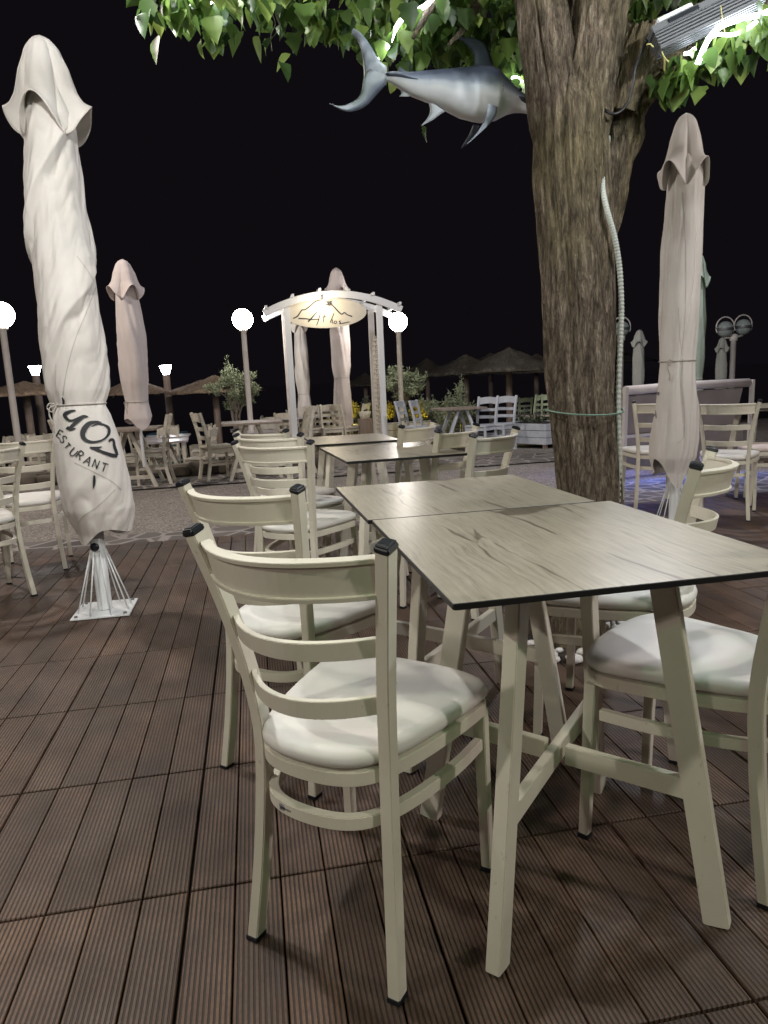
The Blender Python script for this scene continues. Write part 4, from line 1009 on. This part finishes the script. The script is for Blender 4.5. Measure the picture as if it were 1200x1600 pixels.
_unused = [[(520, 345, 5), (500, 340, 5), (482, 365, 6), (490, 400, 6), (510, 398, 5), (530, 370, 5), (560, 340, 6), (585, 310, 6), (575, 320, 5), (550, 360, 6), (530, 405, 6), (545, 380, 5), (562, 375, 6), (560, 400, 6), (575, 408, 5), (595, 395, 5), (605, 385, 5), (598, 405, 6), (615, 412, 6), (632, 395, 5), (625, 388, 5), (645, 395, 5), (660, 385, 6), (645, 395, 5), (662, 408, 7), (645, 415, 6), (670, 405, 5), (700, 404, 6), (738, 394, 5)]]
for st_ in SS:
    P = smooth_path([Vector(p) for p in sgp(st_)], 5); n = len(P); vs = []
    for i, p in enumerate(P):
        t = P[min(i+1, n-1)]-P[max(i-1, 0)]; t2 = Vector((t.x, t.y)); t2 = t2.normalized() if t2.length > 1e-6 else Vector((1, 0)); nn = Vector((-t2.y, t2.x))*p.z*.62
        vs += [(p.x-nn.x, ys-.005, p.y-nn.y), (p.x+nn.x, ys-.005, p.y+nn.y)]
    mb.add(vs, [(2*i, 2*i+1, 2*i+3, 2*i+2) for i in range(n-1)])
mb.obj('sign_lettering', 'ink', sign, weld=False)
lp = atY(504, 474, AY-.32)
mb = MB(); mb.ball((lp.x-AXc, -.32, lp.z-g0), .048, 16, 12); bulb = mb.obj('bulb', 'arch_bulb', arch)
mb = MB(); mb.tube([(lp.x-AXc, -.30, lp.z-g0+.04), (lp.x-AXc+.02, -.10, archz(0)-.02)], .015, 8); mb.ball((lp.x-AXc+.10, -.12, lp.z-g0+.02), .035, 10, 8); mb.obj('lamp_arm', 'steel', arch)

# ------------------------------------------------------------------ thatched parasols
def thatch(px, yapex, yeave, wpx, Y, label, mat='thatch', ybase=None, seed=0, dark=False):
    a = atY(px, yapex, Y); e = atY(px, yeave, Y); x = a.x; z0 = gz(x, Y); r_ = wpx/2*Y/1060; hz = a.z-e.z; h = a.z-z0
    t = thing('thatched_parasol', label, 'thatched parasol', (x, Y, z0), 0, 'thatched beach parasols')
    mb = MB(); mb.lathe([(.085, 0), (.08, h-hz*.3)], 12); mb.obj('post', 'wood_post', t)
    mb = MB(); n = 64; m_ = 14; vs = []
    for j in range(m_+1):
        u = j/m_
        for i in range(n):
            an = i*2*PI/n
            g = noise.noise(Vector((math.cos(an)*3+seed, math.sin(an)*3, u*4)))
            rr_ = r_*u*(1+.05*g+(.03*math.sin(an*23) if u > .9 else 0))+.02
            zz_ = h-hz*(u**.92)+.03*g-(.05 if j == m_ else 0)
            vs.append((rr_*math.cos(an), rr_*math.sin(an), zz_))
    for i in range(n):
        an = i*2*PI/n; vs.append((r_*.93*math.cos(an), r_*.93*math.sin(an), h-hz-.02))
    for i in range(n):
        an = i*2*PI/n; vs.append((.1*math.cos(an), .1*math.sin(an), h-hz*.35))
    fs = [(j*n+i, j*n+(i+1) % n, (j+1)*n+(i+1) % n, (j+1)*n+i) for j in range(m_+2) for i in range(n)]
    mb.add(vs, fs, 0, True)
    rs_ = random.Random(int(seed*10)+3)
    for k in range(900):    # loose straws over the slope and along the eave
        an = rs_.uniform(0, 2*PI); u = rs_.uniform(.12, 1.0)**.6; L_ = rs_.uniform(.10, .26)
        p0 = Vector((r_*u*math.cos(an), r_*u*math.sin(an), h-hz*u**.92+.035)); u2 = u+L_/r_
        p1 = Vector((r_*u2*math.cos(an+rs_.uniform(-.05, .05)), r_*u2*math.sin(an+rs_.uniform(-.05, .05)), h-hz*u2**.92+rs_.uniform(-.05, .04)))
        sd = Vector((-math.sin(an), math.cos(an), 0))*.010
        mb.add([p0-sd, p0+sd, p1], [(0, 1, 2)])
    mb.obj('thatch_roof', mat, t, weld=False)
thatch(38, 596, 615, 130, 17, 'thatched parasol at far left, behind the first lantern', seed=1)
thatch(207, 592, 613, 92, 18, 'thatched parasol behind the pinkish closed parasol on the left', seed=2)
thatch(334, 587, 610, 130, 18, 'thatched parasol half hidden behind the olive tree', seed=3)
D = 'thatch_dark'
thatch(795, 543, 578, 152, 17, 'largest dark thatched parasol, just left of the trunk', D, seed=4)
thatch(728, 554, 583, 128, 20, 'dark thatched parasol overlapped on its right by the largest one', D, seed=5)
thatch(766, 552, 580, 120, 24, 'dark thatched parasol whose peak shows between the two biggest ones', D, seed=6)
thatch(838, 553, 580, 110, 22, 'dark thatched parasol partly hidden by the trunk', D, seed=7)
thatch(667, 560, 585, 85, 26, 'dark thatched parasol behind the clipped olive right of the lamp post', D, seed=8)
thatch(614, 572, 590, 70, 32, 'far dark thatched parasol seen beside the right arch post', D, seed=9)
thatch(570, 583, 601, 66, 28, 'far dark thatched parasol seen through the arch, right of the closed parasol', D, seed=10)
mb = MB(); pc = atY(958, 555, 16); e_ = gz(pc.x, 16)
t = thing('square_parasol', 'dark open parasol showing its tip between conduit and right parasol', 'parasol', (pc.x, 16, e_))
mb.lathe([(1.15, pc.z-e_-.18), (1.12, pc.z-e_-.14), (.03, pc.z-e_+.12)], 4); mb.lathe([(.03, 0), (.03, pc.z-e_+.1)], 8); mb.obj('canopy', 'bed_black', t)

# ------------------------------------------------------------------ olive trees, shrubs
def foliage(mb, c, rad, n, rr, L_=(.03, .06), wid=.35, up=.35):
    for _ in range(n):
        d = Vector((rr.gauss(0, 1), rr.gauss(0, 1), rr.gauss(0, 1))).normalized()*rr.random()**.5
        p = c+Vector((d.x*rad[0], d.y*rad[1], d.z*rad[2]))
        ax_ = Vector((rr.gauss(0, 1), rr.gauss(0, 1), rr.gauss(up, 1))).normalized(); sd = ax_.orthogonal().normalized(); sd.rotate(Matrix.Rotation(rr.uniform(0, 6.28), 3, ax_))
        l_ = rr.uniform(*L_); w_ = l_*wid
        mb.add([p, p+ax_*l_*.5+sd*w_*.5, p+ax_*l_, p+ax_*l_*.5-sd*w_*.5], [(0, 1, 2, 3)])
def olive(px, ybase, Y, ytop, wpx, label, seed, mat='olive_leaf', bush=False, name='olive_tree', leaves=3000, lowfrac=.38):
    rr = random.Random(seed); b0 = atY(px, ybase, Y); z0 = gz(b0.x, Y); top = atY(px, ytop, Y).z-z0; r_ = wpx/2*Y/1070
    t = thing(name, label, 'shrub' if bush else 'tree', (b0.x, Y, z0), 0, 'olive trees and bushes')
    fol = MB(); wd = MB(); low = top*(lowfrac if not bush else .12)
    cz = (low+top)/2; hz = (top-low)/2
    nb = 44
    for k in range(nb):
        d = Vector((rr.gauss(0, 1), rr.gauss(0, 1), rr.gauss(0, 1))).normalized()*rr.uniform(.35, 1)
        e = Vector((d.x*r_, d.y*r_*.85, cz+d.z*hz*(1 if not bush else .8)))
        if bush: st = Vector((rr.uniform(-.15, .15), 0, .05))
        else: st = Vector((rr.uniform(-.05, .05), 0, low*rr.uniform(.75, 1.05)))
        mid = st.lerp(e, .55)+Vector((0, 0, .05))
        P = smooth_path([st, mid, e], 4); wd.tube(P, [.013*(1-.8*i/(len(P)-1)) for i in range(len(P))], 5)
        foliage(fol, e, (r_*.20, r_*.20, hz*.24), leaves//nb, rr, (.045, .085), .30)
        if k % 3 == 0:   # sprays that stick out of the outline
            for q in range(3): foliage(fol, e+d*.05*(q+1)+Vector((0, 0, .04*q)), (.035, .035, .05), 12, rr, (.05, .08), .3)
    if not bush:
        for k in range(3):
            wd.tube(smooth_path([Vector((.03*k, 0, 0)), Vector((rr.uniform(-.05, .05), 0, low*.5)), Vector((rr.uniform(-.15, .15), 0, low*1.05))], 5), [.04-.002*i for i in range(11)], 8)
    wd.obj('trunk' if not bush else 'stems', 'olive_wood', t); fol.obj('crown', mat, t, weld=False)
olive(372, 662, 14.3, 575, 80, 'pale grey-green olive tree left of the arch, behind the globe lamp post', 1, leaves=5200, lowfrac=.60)
olive(633, 668, 15.2, 570, 62, 'round olive tree right of the arch, behind the globe lamp post', 2, leaves=5200, lowfrac=.58)
olive(712, 665, 12.9, 598, 92, 'spreading olive bush behind the far table left of the white planter', 3, bush=True, name='olive_bush', leaves=3600)
olive(572, 668, 16.5, 618, 46, 'dark shrub seen between closed parasol and right arch post', 4, 'olive_dark', True, 'dark_shrub', 2600)
olive(655, 672, 16.0, 622, 60, 'dark shrub below the round olive, behind two leaning chairs', 5, 'olive_dark', True, 'dark_shrub', 2600)
olive(835, 672, 12.2, 646, 44, 'low reddish-dark plants growing in the white planter', 6, 'olive_dark', True, 'planter_plant', 900)
olive(470, 662, 24, 645, 30, 'dim low shrub far behind the arch', 7, 'olive_dark', True, 'dark_shrub', 400)
def gold(px, y, Y, r_, label, seed):
    rr = random.Random(seed); c_ = atY(px, y, Y); z0 = gz(c_.x, Y)
    t = thing('lit_shrub', label, 'shrub', (c_.x, Y, z0), 0, 'shrubs lit yellow from below')
    mb = MB(); foliage(mb, Vector((0, 0, c_.z-z0)), (r_, r_, r_*1.0), 900, rr, (.03, .06), .6); mb.obj('crown', 'gold_leaf', t, weld=False)
    mb = MB(); mb.tube([(0, 0, 0), (0, 0, c_.z-z0)], .02, 6); mb.obj('stems', 'olive_wood', t)
    l = lamp('shrub_spot', (c_.x-.05, Y-r_-.15, c_.z-r_*.9), 2.6, (1, .85, .15), .04)
    fx_ = thing('ground_spot', 'spotlight under the '+label, 'spotlight', (c_.x-.05, Y-r_-.1, z0), 0, 'shrub spotlights')
    mb = MB(); mb.lathe([(.03, 0), (.03, .05), (.05, .06), (.05, .10), (.035, .105)], 12); mb.obj('housing', 'steel', fx_)
gold(655, 641, 15.6, .23, 'round yellow-lit shrub right of the arch', 1)
gold(603, 641, 15.9, .22, 'yellow-lit shrub behind the right arch post', 2)
gold(547, 641, 16.2, .22, 'yellow-lit shrub beside the closed parasol in the arch', 3)
gold(699, 655, 13.6, .15, 'yellow-lit shrub seen between the legs of the far table', 4)
gold(713, 660, 13.5, .12, 'yellow-lit shrub at the right foot of the far table', 5)

# ------------------------------------------------------------------ planters, kerb walls
def planter(c_, size, rotz, label, mat='blue_white'):
    z0 = gz(c_[0], c_[1]); t = thing('planter_box', label, 'planter', (c_[0], c_[1], z0), rotz, 'white plank planters')
    W_, D_, H_ = size
    for k in range(3):
        mb = MB(); h = H_/3-.008; z = .07+H_/3*k+h/2
        for s in (-1, 1):
            mb.box((0, s*(D_/2-.012), z), (W_, .024, h)); mb.box((s*(W_/2-.012), 0, z), (.024, D_-.05, h))
        mb.obj('board', mat, t, bevel=.003)
    mb = MB(); mb.box((0, 0, .07+H_*.5), (W_-.05, D_-.05, H_*.86)); mb.obj('soil', 'soil', t)
    for sx in (-1, 1):
        for sy in (-1, 1):
            mb = MB(); mb.box((sx*(W_/2-.06), sy*(D_/2-.06), .035), (.06, .06, .07)); mb.obj('foot', 'wood_post', t)
pp_ = atZ(838, 704, gz(4.8, 11.9)); planter((4.95, 12.0), (.80, 1.05, .36), R(28), 'white plank planter with dark plants, just left of the trunk')
planter((3.35, 14.6), (1.9, .5, .40), R(4), 'long low white planter below the round olive, right of the arch', 'bg_cream')
mb = MB(); q = atY(571, 668, 14.2); t = thing('pedestal', 'small grey pedestal with a pale pot on top, inside the arch on the right', 'pedestal', (q.x, 14.2, gz(q.x, 14.2)))
hh_ = q.z-gz(q.x, 14.2)+.18
mb.box((0, 0, hh_/2), (.26, .26, hh_)); mb.obj('block', 'wood_post', t, bevel=.01)
mb = MB(); mb.lathe([(.09, hh_), (.13, hh_+.14), (.12, hh_+.14), (.08, hh_+.03)], 16); mb.obj('pot', 'bg_cream', t)
# rough stone kerb wall under the left terrace
wall = thing('rock_kerb', 'low wall of dark rough rocks behind the chairs of the left terrace', 'wall', (0, 10.8, gz(0, 10.7)))
rw = random.Random(8)
mb = MB(); mb.box((-4.2, .12, .02), (10.6, .24, .26)); mb.obj('core', 'dark_rock', wall)
x = -9.4
while x < .9:
    w_ = rw.uniform(.25, .6); hh_ = rw.uniform(.10, .17)
    mb = MB(); n = 14; m_ = 9; vs = []; sd_ = rw.uniform(0, 99)
    for j in range(m_+1):
        for k in range(n):
            th = PI*j/m_; ph = 2*PI*k/n; v_ = Vector((math.sin(th)*math.cos(ph), math.sin(th)*math.sin(ph), math.cos(th)))
            v2 = Vector([math.copysign(abs(c)**.55, c) for c in v_]); g = 1+.22*noise.noise(v_*1.6+Vector((sd_, 0, 0)))
            vs.append((x+w_/2+v2.x*w_*.52*g, v2.y*.13*g-.02, hh_*.55+v2.z*hh_*.75*g))
    mb.add(vs, [(j*n+k, j*n+(k+1) % n, (j+1)*n+(k+1) % n, (j+1)*n+k) for j in range(m_) for k in range(n)], 0, True)
    mb.obj('rock', 'dark_rock', wall); x += w_*.97

# ------------------------------------------------------------------ taverna chairs and trestle tables of the far terrace
def make_taverna(frame='bg_cream', seat='bg_cream'):
    t = thing('taverna_chair', 'x', 'chair')
    mb = MB(); mb.box((0, 0, .45), (.40, .40, .03)); mb.obj('seat', seat, t, bevel=.006)
    for s in (-1, 1):
        mb = MB(); mb.bar(smooth_path([(s*.175, -.235, 0), (s*.175, -.19, .22), (s*.175, -.18, .45), (s*.178, -.21, .68), (s*.18, -.27, .92)], 4), .036, .042, up=(0, 1, 0)); mb.obj('rear_leg', frame, t, bevel=.004)
        mb = MB(); mb.bar([(s*.18, .18, 0), (s*.18, .18, .435)], .036, .036, up=(0, 1, 0)); mb.obj('front_leg', frame, t, bevel=.004)
        mb = MB(); mb.bar([(s*.18, -.18, .22), (s*.18, .18, .22)], .018, .03); mb.obj('stretcher', frame, t)
        mb = MB(); mb.bar([(s*.18, -.16, .40), (s*.18, .16, .40)], .02, .05); mb.obj('side_rail', frame, t)
    for z, y, h in ((.84, -.252, .11), (.70, -.218, .05), (.58, -.195, .05)):
        mb = MB(); mb.bar([(x_, y-.02*(1-(x_/.17)**2), z+(.02*(1-(x_/.17)**2) if z > .8 else 0)) for x_ in fr_(-.165, .165, 8)], .018, h); mb.obj('backrest_slat', frame, t, bevel=.002)
    mb = MB(); mb.bar([(-.17, .18, .27), (.17, .18, .27)], .018, .03); mb.obj('stretcher', frame, t)
    mb = MB(); mb.bar([(-.17, .18, .40), (.17, .18, .40)], .02, .05); mb.obj('front_rail', frame, t)
    mb = MB(); mb.bar([(-.17, -.19, .30), (.17, -.19, .30)], .018, .03); mb.obj('stretcher', frame, t)
    return t
def make_trestle(top='far_wood', leg='bg_cream'):
    t = thing('trestle_table', 'x', 'table')
    mb = MB(); mb.box((0, 0, .75), (.80, .80, .028)); mb.obj('tabletop', [top], t, bevel=.003)
    for s in (-1, 1):
        for q in (-1, 1):
            mb = MB(); mb.bar([(s*.30, q*.34, 0), (s*.27, q*.07, .735)], .045, .07, up=(1, 0, 0)); mb.obj('leg', leg, t, bevel=.003)
        mb = MB(); mb.bar([(s*.295, -.29, .14), (s*.295, .29, .14)], .03, .05); mb.obj('foot_rail', leg, t)
    return t
tavA = make_taverna(); tavB = make_taverna('blue_white', 'blue_white'); tavG = make_taverna('green_white', 'pink_pad')
trA = make_trestle(); trB = make_trestle('far_top'); trC = make_trestle('far_wood', 'blue_white'); trD = make_trestle('teal_paint', 'teal_paint')
used = set()
def put(src, x, y, a, label, group):
    z = gz(x, y)+({True: -.012, False: -.045}[9.35 < y < 10.66 or (y <= 17 and x > 1)])
    if src.name not in used:
        used.add(src.name); src.location = (x, y, z); src.rotation_euler.z = a; src['label'] = label; src['group'] = group; return src
    return dup(src, (x, y, z), a, label, group)
GC = 'white wooden chairs of the far terraces'; GT = 'trestle tables of the far terraces'
# left terrace edge: two tables and the two chairs facing each other
tl = put(trA, -1.62, 9.85, R(88), 'pale trestle table directly right of the big lettered parasol, beyond the road', GT)
put(trA, -.02, 9.9, R(92), 'pale trestle table behind the globe lamp post and left of the arch', GT)
put(tavA, -1.36, 9.95, R(88), 'pale wooden chair seen side-on, facing left to the trestle table by the big parasol', GC)
put(tavA, -.50, 10.0, R(-68), 'pale wooden chair seen side-on, facing right towards the table left of the arch', GC)
put(tavA, .55, 10.05, R(100), 'pale wooden chair at the right end of the table left of the arch', GC)
put(tavA, -2.35, 10.1, R(-70), 'pale wooden chair mostly hidden behind the big lettered parasol', GC)
# lower rows beyond the rocks
rows = [(-6.4, 12.0), (-4.9, 12.2), (-3.45, 12.0), (-1.45, 11.9), (-1.6, 14.0), (-3.4, 14.4), (-5.4, 14.6), (-1.9, 16.6), (-4.2, 17.0), (.05, 13.2), (-.1, 16.0), (-6.6, 17.4), (1.1, 19.0)]
desc = ['at the far left edge of the photo', 'behind the first globe lamp post', 'left of the big lettered parasol', 'between the two side-on chairs, nearest row', 'between the two side-on chairs, second row', 'behind the big lettered parasol, second row', 'far left, second row', 'between the two side-on chairs, third row', 'behind the left lantern post', 'behind the olive tree, left of the arch', 'far behind the olive tree', 'farthest left by the thatched parasol', 'seen low through the arch']
rk = random.Random(5)
for i, ((x, y), d) in enumerate(zip(rows, desc)):
    put(trB if i not in (7, 11) else trD, x, y, R(rk.uniform(-4, 4)+90*(i % 2)), 'low-lying terrace table '+d, GT)
    for k, (dx, dy, a) in enumerate(((-.62, .1, -90), (.62, -.1, 90), (.05, -.66, 0), (-.05, .66, 180))):
        if i in (3,) and k in (2,): continue
        if i in (4, 7) and k == 2: continue
        side = ('left', 'right', 'near', 'far')[k]
        put(tavA, x+dx+rk.uniform(-.08, .08), y+dy+rk.uniform(-.08, .08), R(a+rk.uniform(-18, 18)), 'pale chair, %s side of terrace table %s' % (side, d), GC)
# folding-like chairs seen through the arch
arc = [(452, 14.2, -30, 'left'), (485, 15.8, 10, 'left'), (493, 14.6, 200, 'left'), (512, 15.8, 175, 'middle'), (528, 15.4, 150, 'middle'), (541, 14.3, -60, 'middle'), (556, 15.6, 60, 'right'), (420, 14.8, 175, 'outer left'), (478, 17.5, 180, 'rear left'), (502, 17.8, 170, 'rear middle'), (548, 17.2, 190, 'rear right'), (518, 14.2, 180, 'front')]
nth = {}
ordw = ['first', 'second', 'third', 'fourth']
for px, y, a, d in arc:
    nth[d] = nth.get(d, 0)+1
    x = atY(px, 650, y).x
    put(tavA, x, y, R(a), '%s pale chair of the %s cluster seen between the arch posts' % (ordw[nth[d]-1], d), GC)
put(trB, atY(505, 650, 16.6).x, 16.6, 0, 'table amid the chairs seen between the arch posts', GT)
put(trB, atY(462, 650, 15.0).x, 15.0, R(10), 'table behind the left arch post', GT)
# right far terrace
x3 = atY(716, 640, 11.8).x
put(trC, x3, 11.8, R(88), 'trestle table with pale blue legs in front of the olive bush', GT)
put(tavB, atY(752, 690, 11.5).x, 11.5, R(132), 'left one of two bluish-white chairs beside the table before the olive bush', GC)
put(tavB, atY(781, 690, 11.6).x, 11.6, R(130), 'right one of two bluish-white chairs beside the table before the olive bush', GC)
put(tavB, atY(647, 690, 12.6).x, 12.6, R(-125), 'left one of two leaning blue-white chairs right of the arch', GC)
put(tavB, atY(670, 690, 12.2).x, 12.2, R(-122), 'right one of two leaning blue-white chairs, next to the far table', GC)
put(tavG, atY(838, 660, 15.0).x, 15.0, R(12), 'greenish chair with pink seat behind the planter, left one of the pair', GC)
put(tavG, atY(856, 660, 14.8).x, 14.8, R(-10), 'greenish chair behind the planter, half hidden by the trunk', GC)
put(tavG, atY(815, 660, 18).x, 18, R(5), 'dim green chair deep under the thatched parasols', GC)
put(tavG, atY(806, 660, 18.4).x, 18.4, R(175), 'second dim green chair deep under the thatched parasols', GC)

# ------------------------------------------------------------------ grey wind screen on the right
s0, s1 = Vector((3.98, 7.2, gz(4, 7.2))), Vector((5.95, 7.75, gz(5.9, 7.7)))
ang = math.atan2(s1.y-s0.y, s1.x-s0.x); WL = (s1-s0).length
scn = thing('wind_screen', 'grey fabric wind screen in a white frame with a rolled top, behind the right parasol', 'screen', s0, ang)
for x in (0, WL):
    mb = MB(); mb.bar([(x, 0, 0), (x+.02*(x == 0), -.0, .97)], .045, .045, up=(0, 1, 0)); mb.obj('post', 'pole_paint', scn, bevel=.003)
mb = MB(); mb.bar([(.023, 0, .43), (WL-.023, 0, .43)], .03, .035); mb.obj('rail', 'pole_paint', scn, bevel=.003)
mb = MB(); mb.bar([(.05, .012, .46), (WL*.97, .012, .46), ], .006, .004)
mb.add([(.05, .015, .455), (WL*.87, .015, .455), (WL*.96, .06, .88), (.05, .06, .88), (.05, .022, .455), (WL*.87, .022, .455), (WL*.96, .067, .88), (.05, .067, .88)], [(0, 1, 2, 3), (7, 6, 5, 4), (0, 4, 5, 1), (1, 5, 6, 2), (2, 6, 7, 3), (3, 7, 4, 0)])
mb.obj('upper_sheet', 'sheet', scn)
mb = MB(); mb.box((WL*.48, .01, .235), (WL*.93, .008, .35)); mb.obj('lower_sheet', 'sheet', scn)
mb = MB(); mb.tube([(.04, .03, .93), (WL*.5, .03, .945), (WL*.985, .03, .935)], .05, 16); mb.obj('rolled_cover', 'roll', scn)
mb = MB()
for k in range(7): mb.lathe([(.008, .0), (.006, .004), (.0001, .005)], 8, (.2+k*.27, .046, .865))
mb.obj('stud', 'steel', scn)
# second white frame and brown table at far right
f2 = thing('side_frame', 'white tubular frame standing at the far right beyond the brown table', 'frame', (5.75, 6.5, 0), .25)
for z in (.40, .86):
    mb = MB(); mb.bar([(0, 0, z), (1.6, 0, z)], .03, .03); mb.obj('rail', 'white_metal', f2)
for x in (0.0, 1.6):
    mb = MB(); mb.bar([(x, 0, 0), (x, 0, .95)], .035, .035, up=(0, 1, 0)); mb.obj('post', 'white_metal', f2)
tb = make_table(.75, .75, label='brown-topped table at the right edge of the photo beyond the back-turned chair', loc=(4.40, 5.55, 0), rotz=R(-14), group='wood-look tables of the deck')
noisy('brown_top', (.24, .15, .12), (.30, .19, .15), 5, .35, .05, .001)
tb.children[0].data.materials[0] = MATS['brown_top']
lamp('blue_led', (4.3, 7.9, .45), 5, (.10, .16, 1), .35, 'AREA', aim=(3.9, 7.6, -.1), size_y=.1)
lamp('blue_led', (4.6, 6.95, .22), 8, (.08, .19, 1), 1.6, 'AREA', aim=(4.6, 6.7, -.1), size_y=.05)
